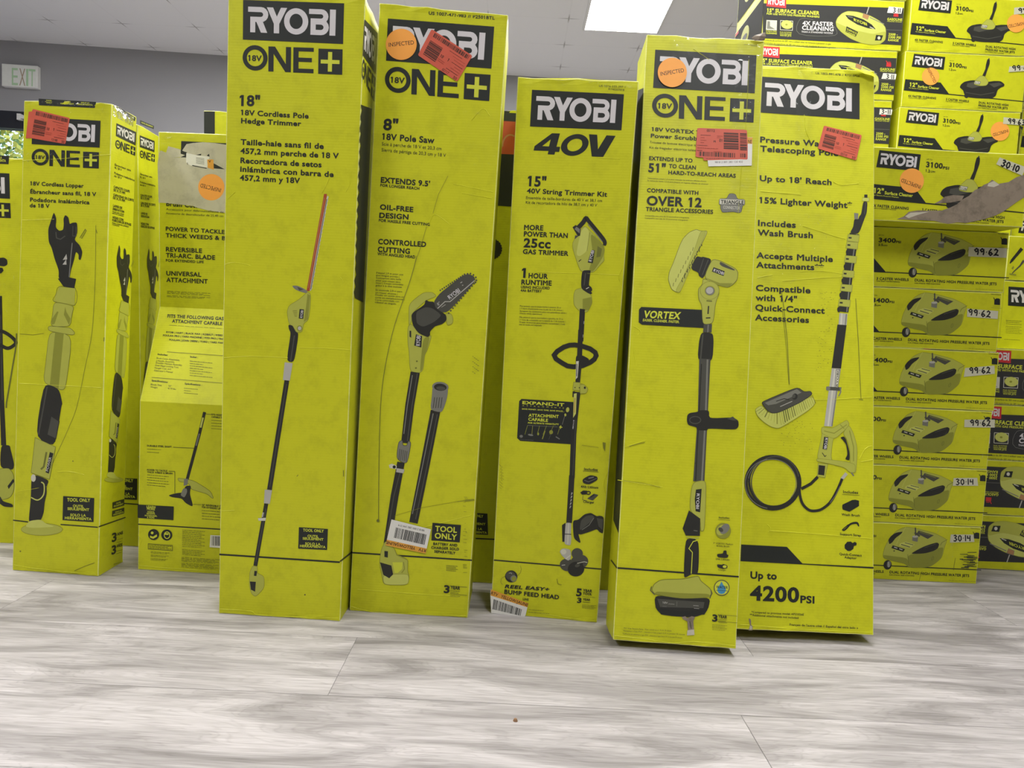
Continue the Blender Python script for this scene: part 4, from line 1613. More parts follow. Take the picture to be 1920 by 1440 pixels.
a.poly([(480, 430), (500, 388), (602, 308), (680, 306), (716, 340), (625, 372), (520, 470), (500, 560), (480, 590)], 'tool_lime', 'tool_lime_shade', 4)
a.poly([(790, 490), (835, 490), (852, 530), (845, 570), (805, 580)], 'tool_lime', 'tool_lime_shade', 4)
a.poly([(472, 600), (490, 575), (515, 585), (560, 652), (640, 688), (668, 668), (665, 700), (635, 795), (612, 835), (600, 962), (572, 986), (490, 975), (482, 800), (472, 740)], 'tool_lime', 'tool_lime_shade', 4)
a.poly([(600, 690), (660, 680), (632, 795), (608, 840), (596, 960), (572, 980)], 'tool_lime_shade')
for i in range(13):
    t = i/12
    x, y = 745+205*t, 290-135*t
    a.poly([(x-8, y+3), (x-2, y-9), (x+7, y-3), (x+5, y+7)], 'tool_dark')
    x, y = 815+215*t, 482-250*t
    a.poly([(x-6, y-5), (x+8, y-4), (x+6, y+7), (x-4, y+6)], 'tool_dark')
for x, y in ((975, 150), (1000, 148), (1025, 160), (1045, 180), (1050, 205), (1042, 222)):
    a.ell(x, y, 8, 8, 'tool_dark', n=6)
a.poly([(690, 385), (740, 315), (935, 163), (985, 152), (1030, 172), (1042, 205), (1000, 265), (795, 492), (700, 440)], 'tool_dark')
a.line([(722, 443), (785, 385), (828, 385), (1035, 207)], 7, 'tool_silver').line([(755, 432), (790, 410)], 4, 'tool_silver')
a.text('RYOBI', 826, 368, 916, 300, 36, 'letter_white', .01, perp=True)
a.text('8"', 728, 420, 750, 404, 24, 'tool_silver', .0, perp=True)
a.line([(915, 228), (930, 218)], 6, 'tool_silver').line([(930, 250), (938, 244)], 6, 'tool_silver')
a.poly([(500, 500), (520, 472), (612, 412), (622, 368), (650, 385), (692, 385), (705, 440), (795, 495), (800, 540), (765, 575), (700, 592), (658, 638), (660, 668), (640, 687), (560, 650), (512, 582)], 'tool_black')
a.poly([(540, 470), (620, 430), (680, 440), (760, 500), (690, 560), (600, 600), (545, 570)], 'tool_dark')
a.poly([(540, 660), (592, 676), (585, 772), (525, 755)], 'ink')
a.text('RYOBI', 574, 758, 580, 672, 34, 'letter_white', .02, perp=True)
a.poly([(486, 630), (500, 632), (500, 690), (486, 680)], 'tool_black')
a.ell(548, 888, 8, 7, 'tool_lime_deep').ell(540, 945, 8, 7, 'tool_lime_deep')
a.view(640, 700, 3)
a.line([(416, -6), (385, 180), (360, 392)], [52, 50, 46], 'tool_black').line([(400, 10), (372, 180), (352, 340)], 5, 'tool_grey').line([(428, 0), (398, 180), (372, 380)], 6, 'tool_dark')
a.line([(336, 500), (300, 690), (258, 960)], [42, 44, 40], 'tool_black').line([(330, 560), (296, 690), (260, 900)], 5, 'tool_dark')
a.poly([(322, 385), (345, 375), (345, 405), (368, 408), (378, 378), (393, 390), (370, 512), (310, 482)], 'tool_grey', 'tool_dark', 3)
for i in range(5):
    a.line([(330+i*10, 425+i*3), (324+i*10, 485+i*3)], 4, 'tool_dark')
a.poly([(268, 515), (285, 508), (312, 520), (310, 538), (272, 532)], 'tool_pale').ell(298, 526, 9, 9, 'ink')
a.poly([(312, 533), (356, 540), (350, 562), (308, 555)], 'tool_silver')
a.line([(530, 210), (470, 520), (406, 840)], [54, 52, 48], 'tool_black').line([(517, 225), (455, 530), (400, 790)], 5, 'tool_grey').line([(540, 230), (482, 520), (418, 820)], 5, 'tool_dark')
a.poly([(513, 72), (602, 78), (595, 140), (568, 222), (500, 206), (510, 130)], 'tool_grey')
a.ell(557, 76, 46, 28, 'tool_grey', 5).ell(557, 78, 36, 20, 'tool_black', 5).ell(560, 84, 26, 11, 'tool_dark', 5)
for i in range(4):
    a.line([(525+i*14, 135), (517+i*14, 195)], 5, 'tool_dark')
a.poly([(228, 985), (248, 940), (300, 985), (312, 1020), (345, 1032), (376, 1048), (372, 1110), (382, 1140), (376, 1182), (350, 1190), (238, 1188), (230, 1140), (215, 1065), (222, 1010)], 'tool_lime', 'tool_lime_shade', 3)
a.poly([(288, 1062), (345, 1062), (342, 1100), (318, 1122), (300, 1122)], 'lime_ink')
a.line([(248, 1082), (285, 1092)], 4, 'tool_grey')
a.poly([(235, 1130), (375, 1128), (381, 1150), (376, 1182), (350, 1190), (238, 1188)], 'tool_lime_light', 'tool_lime_shade', 2).line([(350, 1060), (356, 1100), (340, 1122)], 5, 'tool_lime_shade').line([(300, 990), (312, 1022), (374, 1050)], 3, 'tool_lime_shade')
a.poly([(243, 998), (263, 1000), (262, 1036), (243, 1032)], 'ink').poly([(218, 1062), (282, 1080), (292, 1130), (270, 1152), (236, 1132)], 'tool_black')
a.done('tool_picture')
tool_only(a, [(513, 840), (673, 853), (666, 950), (507, 938)], [('TOOL', 527, 888, 650, 897, 32), ('ONLY', 525, 927, 650, 938, 32)])
a.new().lines([('BATTERY AND', 517, 965, 652, 974, 15), ('CHARGER SOLD', 505, 986, 662, 996, 15), ('SEPARATELY', 523, 1008, 642, 1018, 15)])
a.micro(590, 1080, 655, 1085, 8, 4, 9)
a.done('badge_note')
a.new().lines([('3', 576, 1234, 608, 1236, 44, .05), ('YEAR', 614, 1213, 668, 1217, 20, .035)])
a.micro(614, 1222, 668, 1226, 8, 2, 10).line([(610, 1195), (708, 1202)], 2, 'ink_soft').line([(612, 1240), (708, 1248)], 2, 'ink_soft').micro(612, 1250, 668, 1254, 6)
a.done('warranty_text')
a.view(0, 0, 1).new()
a.line([(782, 480), (768, 530), (740, 610), (722, 690), (714, 760), (711, 860), (710, 975)], 1.1, 'tool_lime_deep')
a.ell(709, 976, 3, 3, 'tool_lime_deep', n=7)
a.line([(858, 940), (888, 936), (889, 937.5), (872, 939.5)], .9, 'tool_lime_deep').line([(740, 967), (790, 952), (858, 940)], .6, 'scuff')
for i in range(14):
    a.line([(886+(i % 4)*3, 668+i*2.4), (888+(i % 4)*3.4, 669+i*2.4)], 1.0, 'tool_lime_deep' if i > 3 else 'scuff')
rn = random.Random(9)
for i in range(22):
    y = 915+rn.random()*165
    a.line([(868+rn.random()*6, y), (873+rn.random()*5, y+.3)], .6, 'scuff')
a.line([(840, 330), (822, 365), (812, 400)], .7, 'scuff').line([(800, 425), (790, 460), (783, 480)], .8, 'scuff')
a.done('scuff_marks', label='long thin dark scratch and edge scuffs')
a.round_sticker(752.6, 83.7, 29, (729.2, 88.4), (776.6, 83.6), 7.4)
a.clearance([(809.5, 55), (886, 105), (857.2, 153.8), (783.5, 104)], code='05117', seed=17, label='crooked red price sticker with bar codes')
a.view(640, 700, 3)
a.k += 6
a.new().poly([(283, 820), (505, 876), (475, 1012), (250, 966)], 'paper')
p = a.done('return_label', None, 'white and orange return label, upside down')
a.new().poly([(257, 934), (482, 984), (475, 1012), (250, 966)], 'strip_orange')
a.bars(lambda u, v: (308+u*172-v*12, 865+u*40+v*58), 0, 1, 0, 1, 36, 'ink', 8)
a.text('RTV   YELLOW/JAUNE', 478, 988, 256, 941, 17, 'sticker_ink', .02, perp=True)
a.text('9818 2 001 282 344 214', 470, 878, 322, 848, 10, 'ink', .0, perp=True)
a.done('label_print', p)

a = SB.front()
a.creases([[(850, 345), (890, 353), (924, 360)], [(866, 362), (922, 372)], [(658, 1137), (690, 1146), (730, 1150), (800, 1152), (874, 1155)], [(842, 420), (815, 402), (805, 422)],
           [(884, 226), (905, 204), (918, 217)], [(722, 1003), (790, 990), (884, 966)], [(670, 1105), (760, 1112), (860, 1119)]])
a.tape([(868, 205), (938, 210), (930, 330), (862, 322)], 8, 10, 11)

# box standing in the gap behind the pole saw box
GB = Box('pole_saw_box', 'box with black and red top band in the gap beside the pole saw box',
         (800, 1098), (975, 1110), (1000, 208), (855, 200), 0.12, at_y=1.80, seed=33)
a = GB.front().view(0, 0, 1)
a.new().poly([(855, 203), (1000, 211), (993, 390), (842, 379)], 'ink')
a.done('top_band')
a.new().poly([(853, 222), (998, 230), (996, 291), (849, 285)], 'band_red')
a.ring(957, 275, 15, 22, 3, 'brass_ink', 0, 180, 300)
a.done('red_band')
a.new().ell(921, 468, 18, 17, 'tool_black', n=18)
for i in range(12):
    t = math.radians(-80+i*15)
    a.ell(922+17*math.cos(t), 467+17*math.sin(t), 3, 3, 'tool_black', n=6)
a.ell(925, 458, 3, 4, 'tool_grey')
a.done('tool_picture')
a.new().line([(800, 1005), (985, 1014)], 2.4, 'ink')
a.done('base_stripe')
tool_only(a, [(866, 960), (914, 963), (915, 1003), (864, 1000)], [('TOOL ONLY', 872, 968, 906, 970.5, 5), ('SEULEMENT', 869, 982, 910, 985, 4.2), ('SOLO LA', 876, 992, 904, 994, 4.2), ('HERRAMIENTA', 867, 998, 913, 1001, 4.2)])

# ---- 40 V string trimmer box
TB = Box('string_trimmer_box', 'yellow 15 inch string trimmer kit box, shorter, between pole saw and power scrubber boxes',
         (920, 1149.5), (1119.5, 1168), (1198, 151), (971, 143), 0.145, seed=34, dyaw=4.0)
a = TB.front().view(930, 130, 5.334)
a.new().lines([('US 1016-333-397 //', 1030, 176, 1300, 188, 20, .0), ('RY40207018', 1125, 208, 1282, 218, 20, .0)])
a.done('code_text')
a.word_a([(360, 205), (1280, 250), (1255, 610), (340, 572)])
a.new()
a.mesh([(560, 640), (640, 642), (605, 775), (642, 776), (632, 826), (592, 825), (584, 853), (517, 850), (525, 816), (376, 812), (386, 768), (548, 700), (462, 768), (530, 772)],
       [(0, 1, 11), (0, 11, 12, 10), (1, 2, 13, 11), (13, 2, 5, 8), (2, 3, 4, 5), (8, 5, 6, 7), (10, 12, 13, 8, 9)], 'ink')
a.line([(788+104*math.cos(math.radians(t))-24*math.sin(math.radians(t)), 757+86*math.sin(math.radians(t))) for t in range(0, 360, 10)],
       [66-22*abs(math.sin(math.radians(t+20))) for t in range(0, 360, 10)], 'ink', True)
a.mesh([(930, 650), (1012, 655), (1020, 800), (1105, 661), (1196, 666), (1072, 876), (958, 872)], [(0, 1, 2, 6), (2, 3, 4, 5), (6, 2, 5)], 'ink')
a.done('voltage_mark')
a.new().lines([('15"', 315, 1169, 500, 1178, 104, .04), ('40V String Trimmer Kit', 308, 1239, 1110, 1276, 50)])
a.done('heading_text')
a.new().lines([('Ensemble de taille-bordures de 40 V et 38,1 cm', 300, 1297, 1060, 1328, 28, .0), ('Kit de recortadora de hilo de 38,1 cm y 40 V', 298, 1344, 1010, 1373, 28, .0)])
a.done('subtitle_text')
a.view(930, 380, 5.538).new()
a.lines([('MORE', 290, 284, 490, 290, 54, .035), ('POWER THAN', 288, 350, 744, 369, 53, .035), ('25cc', 285, 464, 565, 478, 96, .045), ('GAS TRIMMER', 278, 532, 752, 554, 50, .035),
         ('1', 265, 781, 306, 782, 102, .05), ('HOUR', 337, 784, 538, 793, 54, .035), ('RUNTIME', 262, 851, 577, 863, 53, .035), ('USING INCLUDED', 258, 889, 557, 902, 28), ('4Ah BATTERY', 255, 924, 475, 935, 28)])
a.done('feature_text')
a.new().lines([("Plus puissant que le coupe-herbe à essence 25 cc", 248, 1080, 675, 1098, 16, 0), ("| 1 heure d'autonomie avec la pile de 4 Ah incluse |", 247, 1105, 697, 1126, 16, 0),
               ('Acceptent des accessoires pour une polyvalence ultime |', 246, 1132, 735, 1154, 16, 0), ('Chacun vendu séparément', 245, 1156, 478, 1166, 16, 0),
               ('Más potencia que la recortadora a gasolina de 25 cc', 243, 1196, 697, 1216, 16, 0), ('| 1 hora de autonomía con la batería de 4 Ah incluida |', 242, 1222, 720, 1244, 16, 0),
               ('Acepta accesorios para máxima versatilidad | Cada', 241, 1247, 718, 1270, 16, 0), ('uno se vende por separado', 240, 1272, 475, 1283, 16, 0)], 'ink_soft')
a.done('fine_print')
a.view(900, 860, 4.5).new().line([(118, 855), (1024, 931)], 10, 'ink')
a.done('base_stripe')
a.view(920, 620, 5.142).new()
a.poly([(275, 678), (298, 658), (830, 690), (815, 1097), (285, 1062), (255, 1035)], 'ink')
p = a.done('attachment_badge')
a.new().lines([('EXPAND-IT', 305, 708, 708, 731, 31, .045), ('SAVE MONEY. SAVE TIME. SAVE SPACE...', 302, 760, 710, 784, 13), ('ATTACHMENT', 365, 829, 655, 843, 30), ('CAPABLE', 363, 867, 552, 880, 30),
               ('FOR ULTIMATE VERSATILITY', 360, 895, 657, 911, 15)], 'lime_ink')
a.text('ATTACHMENTS', 305, 728, 705, 752, 12, 'lime_ink', .0, spacing=2.2)
a.line([(355, 912), (645, 928)], 3, 'tool_grey')
for x0, x1 in ((355, 330), (405, 398), (472, 450), (540, 505), (605, 570), (672, 645)):
    a.line([(x0, 915), (x1, 1000)], 4, 'tool_lime_shade')
a.ell(742, 762, 16, 24, 'tool_lime', 10).ell(720, 812, 10, 14, 'tool_lime').line([(715, 820), (690, 905)], 4, 'tool_grey')
a.ell(295, 1018, 16, 14, 'tool_grey').ell(385, 1005, 26, 9, 'tool_grey', 10).ell(458, 995, 9, 14, 'tool_lime_shade').line([(525, 965), (498, 1045)], 9, 'tool_lime_shade').ell(583, 978, 18, 20, 'tool_lime_shade').line([(560, 1050), (580, 1000)], 5, 'tool_dark').line([(628, 1022), (665, 1045)], 9, 'tool_grey')
a.line([(660, 928), (692, 932)], 7, 'lime_ink').line([(677, 914), (674, 946)], 7, 'lime_ink')
a.micro(285, 1047, 415, 1057, 7, mat='tool_grey')
a.done('badge_lettering', p)
a.view(930, 380, 5.538).new()
a.line([(898, 1100), (880, 1440)], [56, 54], 'tool_black')
a.line([(915, 1230), (912, 1260)], 6, 'tool_silver').line([(905, 1370), (902, 1400)], 6, 'tool_silver')
a.poly([(930, 238), (1130, 455), (1118, 560), (1125, 600), (1080, 645), (1012, 728), (880, 715), (850, 640), (797, 480), (795, 420), (815, 380), (880, 270)], 'tool_lime', 'tool_lime_shade', 4)
a.poly([(975, 300), (1130, 455), (1115, 560), (1010, 720), (960, 712), (1010, 560)], 'tool_lime_shade')
a.poly([(930, 245), (970, 300), (950, 500), (870, 560), (830, 540), (880, 300)], 'tool_lime_light')
a.line([(972, 312), (945, 500)], 4, 'tool_lime_deep').line([(858, 612), (885, 590)], 8, 'tool_black')
a.poly([(1055, 450), (1100, 480), (1085, 560), (1042, 570)], 'tool_lime_deep')
a.line([(850, 262), (905, 205), (935, 162), (965, 195), (1040, 285), (1125, 398), (1125, 445)], [44, 46, 44, 40, 40, 42, 30], 'tool_black')
a.line([(955, 225), (1030, 310), (1105, 405)], 8, 'tool_grey')
a.poly([(795, 255), (828, 232), (880, 275), (873, 345), (850, 348)], 'tool_black').poly([(835, 250), (872, 275), (868, 320), (815, 275)], 'tool_grey')
a.poly([(822, 340), (862, 345), (815, 382)], 'tool_dark')
a.poly([(992, 490), (1026, 495), (1005, 630), (952, 622)], 'ink')
a.text('RYOBI', 992, 615, 1020, 500, 30, 'letter_white', .02, perp=True)
a.poly([(822, 905), (890, 885), (955, 930), (992, 965), (1000, 1040), (965, 1110), (940, 1140), (862, 1122), (808, 1062), (806, 960)], 'tool_lime', 'tool_lime_shade', 4)
a.poly([(900, 1000), (990, 980), (998, 1040), (960, 1115), (900, 1125)], 'tool_lime_shade')
a.poly([(892, 705), (960, 700), (985, 705), (980, 730), (962, 860), (990, 875), (1002, 910), (985, 922), (1000, 940), (985, 952), (950, 938), (880, 890)], 'tool_black')
a.line([(930, 730), (915, 860)], 10, 'tool_dark').line([(935, 895), (965, 880)], 8, 'tool_pale')
a.poly([(870, 1100), (925, 1108), (920, 1140), (868, 1140)], 'tool_black')
a.view(920, 620, 5.142)
a.line([(868, -8), (862, 120), (855, 300), (839, 505)], [46, 46, 50, 44], 'tool_black')
a.line([(612, 235), (640, 200), (705, 158), (760, 140), (810, 137), (885, 150), (960, 175), (1008, 210), (1018, 240), (1000, 275), (960, 305), (885, 338), (800, 348), (740, 340), (690, 312), (630, 272)], 46, 'tool_black', True)
a.poly([(822, 240), (880, 235), (955, 275), (925, 330), (870, 345), (820, 330)], 'tool_black')
a.poly([(824, 295), (850, 292), (838, 450), (820, 470)], 'tool_pale').line([(832, 320), (828, 440)], 7, 'tool_black')
a.line([(835, 590), (812, 850), (800, 1000), (785, 1420)], [62, 52, 52, 50], 'tool_black')
a.poly([(800, 497), (862, 500), (862, 578), (792, 570)], 'tool_lime', 'tool_lime_shade', 4).poly([(862, 520), (900, 520), (935, 560), (920, 600), (865, 605)], 'tool_lime', 'tool_lime_shade', 4).ell(908, 550, 10, 12, 'tool_black').line([(808, 548), (818, 548)], 10, 'tool_black').line([(850, 550), (860, 550)], 10, 'tool_black')
a.poly([(790, 585), (812, 582), (805, 640), (788, 640)], 'tool_black')
a.poly([(802, 608), (830, 602), (822, 800), (795, 840)], 'tool_lime_light').line([(814, 650), (806, 790)], 5, 'blade_red')
a.text('RYOBI', 796, 862, 788, 945, 11, 'letter_white', .01, perp=True)
a.line([(822, 860), (790, 1420)], 6, 'tool_dark')
a.view(900, 860, 4.5)
a.line([(775, 140), (752, 540)], [46, 48], 'tool_black')
for i in range(5):
    a.line([(778-i*3, 285+i*28), (770-i*3, 305+i*28)], [12-i, 5], 'tool_silver')
a.poly([(782, 520), (830, 515), (880, 468), (935, 456), (960, 470), (985, 485), (1010, 480), (1046, 490), (1040, 632), (1012, 622), (985, 592), (930, 615), (850, 640), (828, 632), (850, 706), (838, 708), (790, 672)], 'tool_black')
a.poly([(850, 520), (900, 480), (950, 475), (970, 500), (900, 560), (840, 610)], 'tool_dark').line([(960, 500), (920, 560), (860, 600)], 5, 'tool_grey').poly([(985, 500), (1040, 510), (1032, 600), (1000, 570)], 'tool_dark')
a.poly([(692, 560), (720, 540), (735, 700), (695, 700)], 'tool_black')
a.poly([(722, 538), (772, 540), (765, 640), (772, 660), (765, 735), (712, 720), (716, 640)], 'tool_silver').line([(748, 545), (740, 720)], 8, 'tool_pale').line([(716, 635), (770, 638)], 6, 'tool_black')
a.ell(820, 800, 48, 46, 'tool_dark').ell(735, 895, 62, 52, 'tool_dark', 10).ell(838, 870, 76, 60, 'tool_dark', -15).ell(810, 930, 70, 62, 'tool_black', -10)
a.ell(820, 900, 50, 30, 'tool_black', -20).ell(822, 900, 22, 14, 'tool_dark', -20)
a.line([(690, 898), (718, 895)], 5, 'tool_pale').line([(820, 882), (880, 868), (905, 875)], 5, 'tool_pale')
a.poly([(672, 785), (685, 762), (712, 755), (760, 765), (768, 800), (765, 845), (745, 860), (720, 845), (690, 815)], 'tool_silver').ell(705, 785, 24, 22, 'tool_pale').line([(722, 845), (765, 812)], 8, 'tool_pale')
a.done('tool_picture')
a.new().lines([('Includes', 878, 97, 992, 104, 22, .02), ('4Ah Lithium', 850, 243, 997, 253, 20, .02), ('Charger', 870, 371, 963, 378, 20, .02)])
a.line([(868, 103), (1000, 112)], 3, 'ink_soft')
a.poly([(865, 172), (930, 136), (990, 150), (993, 178), (920, 219), (868, 204)], 'tool_black').line([(915, 165), (960, 155)], 10, 'tool_grey').line([(880, 180), (915, 195), (985, 165)], 4, 'tool_grey')
a.poly([(845, 285), (870, 268), (905, 270), (900, 300), (860, 302)], 'tool_black').ring(915, 288, 16, 12, 8, 'tool_black').poly([(905, 335), (960, 295), (998, 305), (950, 352)], 'tool_dark').line([(930, 325), (965, 302)], 10, 'tool_black').line([(870, 310), (865, 345), (905, 355)], 3, 'tool_dark')
a.done('contents_text')
a.new().ell(264, 992, 52, 50, 'tool_black', 15).ell(258, 985, 40, 36, 'tool_dark', 15).ell(284, 1010, 27, 28, 'tool_grey', 15).ell(286, 1012, 19, 20, 'tool_lime_shade', 15)
a.line([(245, 965), (262, 962), (270, 972)], 4, 'tool_silver').line([(340, 900), (350, 930), (342, 960), (318, 985)], 2.5, 'tool_lime_deep').line([(212, 990), (180, 1010), (175, 1040), (190, 1062)], 2.5, 'tool_lime_deep')
a.done('reel_picture')
a.new().text('REEL EASY+', 208, 1090, 580, 1116, 30, 'ink', .045, shear=.3)
a.lines([('BUMP FEED HEAD', 205, 1138, 666, 1186, 36, .03), ('LINE', 362, 1191, 410, 1198, 19, .03)])
a.done('reel_text')
a.new().lines([('5', 810, 1158, 856, 1161, 66, .06), ('YEAR', 868, 1121, 945, 1127, 23, .035), ('TOOL', 868, 1146, 943, 1152, 20, .035), ('3', 818, 1214, 855, 1216, 44, .06), ('YEAR', 867, 1194, 930, 1199, 19, .04)])
a.micro(865, 1208, 930, 1213, 12, mat='ink').micro(865, 1162, 970, 1170, 8).micro(862, 1230, 980, 1240, 8, 4, 9).micro(410, 1272, 540, 1282, 9).micro(405, 1292, 585, 1306, 9)
a.done('warranty_text')
a.new()
for i in range(16):
    a.line([(160+(i*11 % 23), 45+i*13), (175+(i*17 % 31), 58+i*13)], 2.5, 'scuff')
a.line([(650, 1012), (658, 1055), (690, 1062)], 4, 'scuff').poly([(1035, -140), (1060, -135), (1055, -60), (1040, -90)], 'scuff').line([(860, -115), (1000, -95)], 3, 'scuff')
a.done('scuff_marks')
a.k += 6
a.new().poly([(92, 1102), (408, 1220), (385, 1320), (375, 1332), (95, 1300), (88, 1150)], 'paper')
p = a.done('return_label', None, 'white and orange return label folded round the bottom corner')
a.new().poly([(94, 1100), (410, 1218), (400, 1252), (90, 1152)], 'strip_orange')
a.bars(lambda u, v: (118+u*235-v*12, 1183+u*85+v*(85-u*30)), 0, 1, 0, 1, 34, 'ink', 12)
a.text('RTV   YELLOW/JAUNE', 92, 1142, 402, 1246, 26, 'sticker_ink', .015, perp=True)
a.done('label_print', p)

a = TB.front()
a.creases([[(1006, 510), (1060, 512), (1105, 513), (1162, 516)], [(1122, 296), (1162, 298)], [(1014, 1150), (1060, 1158), (1116, 1165)], [(1140, 885), (1132, 905), (1136, 930)], [(1166, 505), (1160, 520), (1166, 535)]])
a.tape([(975, 146), (1194, 154), (1193, 172), (974, 164)], 14, 3, 12)

XB = thing('cardboard_box', (0.165, 1.84, 0), 'yellow box in the dark gap between string trimmer kit and power scrubber boxes', 'box')
carton_mesh(XB, Vector((0.06, 1.79, 0)), Vector((0.285, 1.79, 0)), Vector((0.285, 1.79, 1.02)), Vector((0.06, 1.79, 1.02)), Vector((0, 0.10, 0)), seed=77)
# ------------------------------------------------------------------ power scrubber and telescoping pole boxes, both tipped back
VB = Box('power_scrubber_box', 'nearest yellow box, power scrubber, tipped back, orange INSPECTED sticker over its logo',
         (1149, 1200), (1380, 1217), (1433, 74), (1213, 62), 0.12, lean=8, seed=41, dyaw=3.0)
a = VB.front().view(1180, 50, 6.8556)
a.word_a([(333, 297), (1635, 368), (1612, 857), (305, 787)])
a.word_b([(292, 856), (1612, 920), (1597, 1232), (290, 1170)])
a.new().micro(1475, 230, 1650, 240, 14).micro(1560, 248, 1640, 253, 14)
a.done('code_text')
a.view(1170, 230, 7.111).new()
a.lines([('18V VORTEX Telescoping', 368, 112, 1445, 190, 52), ('Power Scrubber Kit', 355, 200, 1240, 258, 54)])
a.done('heading_text')
a.new().lines([('Trousse de laveuse électrique télescopique', 342, 274, 1170, 330, 30, 0), ('Kit de fregador eléctrico telescópico', 338, 345, 1080, 392, 30, 0)])
a.done('subtitle_text')
a.new().lines([('EXTENDS UP TO', 333, 500, 912, 534, 52), ('51"', 322, 662, 552, 670, 122, .04), ('TO CLEAN', 597, 605, 957, 628, 54), ('HARD-TO-REACH AREAS', 590, 690, 1488, 736, 52),
               ('COMPATIBLE WITH', 305, 928, 990, 966, 54), ('OVER 12', 300, 1103, 1033, 1132, 128, .04), ('TRIANGLE ACCESSORIES', 288, 1180, 1186, 1219, 56)])
a.done('feature_text')
a.new().lines([("Télescopique jusqu'à 1,3 m pour nettoyer les endroits difficiles d'accès", 312, 748, 1098, 792, 17, 0), ('Se extiende hasta 1,3 m para limpiar en lugares difíciles de alcanzar', 310, 780, 1125, 830, 17, 0),
               ("Compatible avec plus de 12 accessoires triangulaires", 280, 1248, 868, 1277, 17, 0), ("Compatible con más de 12 accesorios triangulares", 278, 1280, 850, 1310, 17, 0)], 'ink_soft')
a.done('fine_print')
a.new().poly([(1402, 945), (1482, 950), (1512, 1022), (1612, 1024), (1608, 1098), (1582, 1102), (1562, 1195), (1520, 1203), (1450, 1186), (1350, 1196), (1308, 1195), (1282, 1130), (1292, 1098), (1266, 1094), (1270, 1012), (1368, 1016)], 'tool_grey', 'tool_dark', 5)
p = a.done('triangle_badge')
a.new().poly([(1276, 1020), (1604, 1032), (1600, 1090), (1272, 1086)], 'tool_pale')
a.text('TRIANGLE', 1288, 1082, 1594, 1090, 50, 'ink', .045)
a.text('CONNECTOR', 1322, 1148, 1545, 1160, 40, 'tool_pale', .01)
a.done('badge_lettering', p)
a.view(1120, 700, 2.717).new()
a.line([(103, 991), (720, 1036)], 8, 'ink')
a.done('base_stripe')
a.view(1150, 400, 4.5).new()
a.poly([(216, 812), (236, 790), (800, 817), (800, 970), (240, 940), (214, 920)], 'ink')
p = a.done('vortex_badge')
a.new().text('VORTEX', 250, 882, 562, 896, 62, 'lime_ink', .045, shear=.15)
a.text('EASIER. CLEANER. FASTER.', 247, 911, 556, 928, 22, 'lime_ink', .03, shear=.15)
a.done('badge_lettering', p)
a.new()
a.poly([(640, 160), (700, 135), (735, 150), (790, 148), (788, 172), (740, 270), (700, 345), (650, 470), (600, 560), (562, 672), (520, 660), (490, 640), (462, 560), (470, 500), (505, 420), (560, 270), (590, 210)], 'tool_lime_light', 'tool_lime_deep', 4)
a.poly([(735, 150), (790, 148), (700, 345), (640, 490), (562, 672), (520, 658), (600, 520), (690, 290)], 'tool_lime', 'tool_lime_shade', 3)
for i in range(17):
    t = i/16
    x, y = 742-165*t, 262+300*t
    a.line([(x, y), (x+5-12*(i % 2), y+14+6*(i % 3))], 6, 'tool_black')
    if i % 2 == 0:
        a.line([(x-68, y+25), (x-74, y+55)], 5, 'tool_lime_deep')
a.poly([(700, 360), (745, 372), (752, 366), (832, 386), (790, 490), (755, 552), (722, 530), (718, 500), (650, 470)], 'tool_black')
a.line([(762, 380), (722, 500)], 7, 'tool_dark').line([(800, 392), (750, 520)], 7, 'tool_dark')
a.poly([(832, 385), (905, 402), (1030, 465), (1052, 500), (1045, 560), (1010, 600), (965, 627), (870, 602), (760, 548)], 'tool_lime', 'tool_lime_deep', 5)
a.poly([(770, 540), (900, 590), (1010, 590), (965, 627), (870, 602)], 'tool_lime_shade')
a.poly([(900, 408), (935, 425), (1030, 478), (1015, 484), (920, 450), (895, 430)], 'tool_dark')
a.poly([(845, 455), (940, 490), (930, 530), (830, 492)], 'ink')
a.text('RYOBI', 842, 490, 928, 521, 24, 'letter_white', .02, perp=True)
a.poly([(755, 555), (790, 560), (890, 615), (892, 680), (870, 730), (858, 780), (842, 930), (752, 940), (746, 770), (720, 730), (715, 640), (750, 600)], 'tool_lime', 'tool_lime_deep', 4)
a.ell(812, 652, 80, 76, 'tool_lime', edge='tool_lime_shade', ew=4).ell(814, 654, 44, 42, 'tool_lime_shade').ell(814, 655, 39, 36, 'tool_grey').ell(812, 652, 30, 28, 'tool_silver')
a.line([(785, 738), (832, 742)], 12, 'tool_lime_deep').line([(803, 782), (798, 850)], 11, 'tool_black').line([(780, 884), (818, 882)], 10, 'tool_black')
a.poly([(762, 938), (832, 935), (828, 1005), (756, 1005)], 'tool_dark').line([(800, 940), (796, 1005)], 10, 'tool_grey')
a.poly([(742, 1005), (838, 1010), (846, 1080), (836, 1250), (710, 1244), (722, 1080)], 'tool_black').line([(755, 1020), (735, 1235)], 12, 'tool_dark')
a.view(1120, 700, 2.717)
a.poly([(519, -75), (576, -72), (545, 552), (488, 550), (512, 200)], 'tool_dark')
a.line([(561, -70), (552, 200), (532, 550)], 9, 'tool_grey').line([(530, -48), (500, 548)], 6, 'tool_black')
a.poly([(458, 212), (470, 202), (512, 196), (515, 188), (570, 188), (568, 230), (690, 224), (718, 240), (720, 270), (705, 287), (562, 280), (560, 292), (506, 290), (505, 274), (462, 264), (455, 240)], 'tool_black')
a.poly([(660, 232), (690, 220), (712, 240), (690, 240)], 'tool_dark').ring(498, 238, 28, 18, 5, 'tool_dark')
a.poly([(482, 555), (553, 543), (552, 640), (545, 800), (526, 806), (524, 742), (468, 700)], 'tool_lime', 'tool_lime_shade', 3)
a.poly([(502, 592), (531, 588), (523, 708), (500, 702), (496, 640)], 'ink')
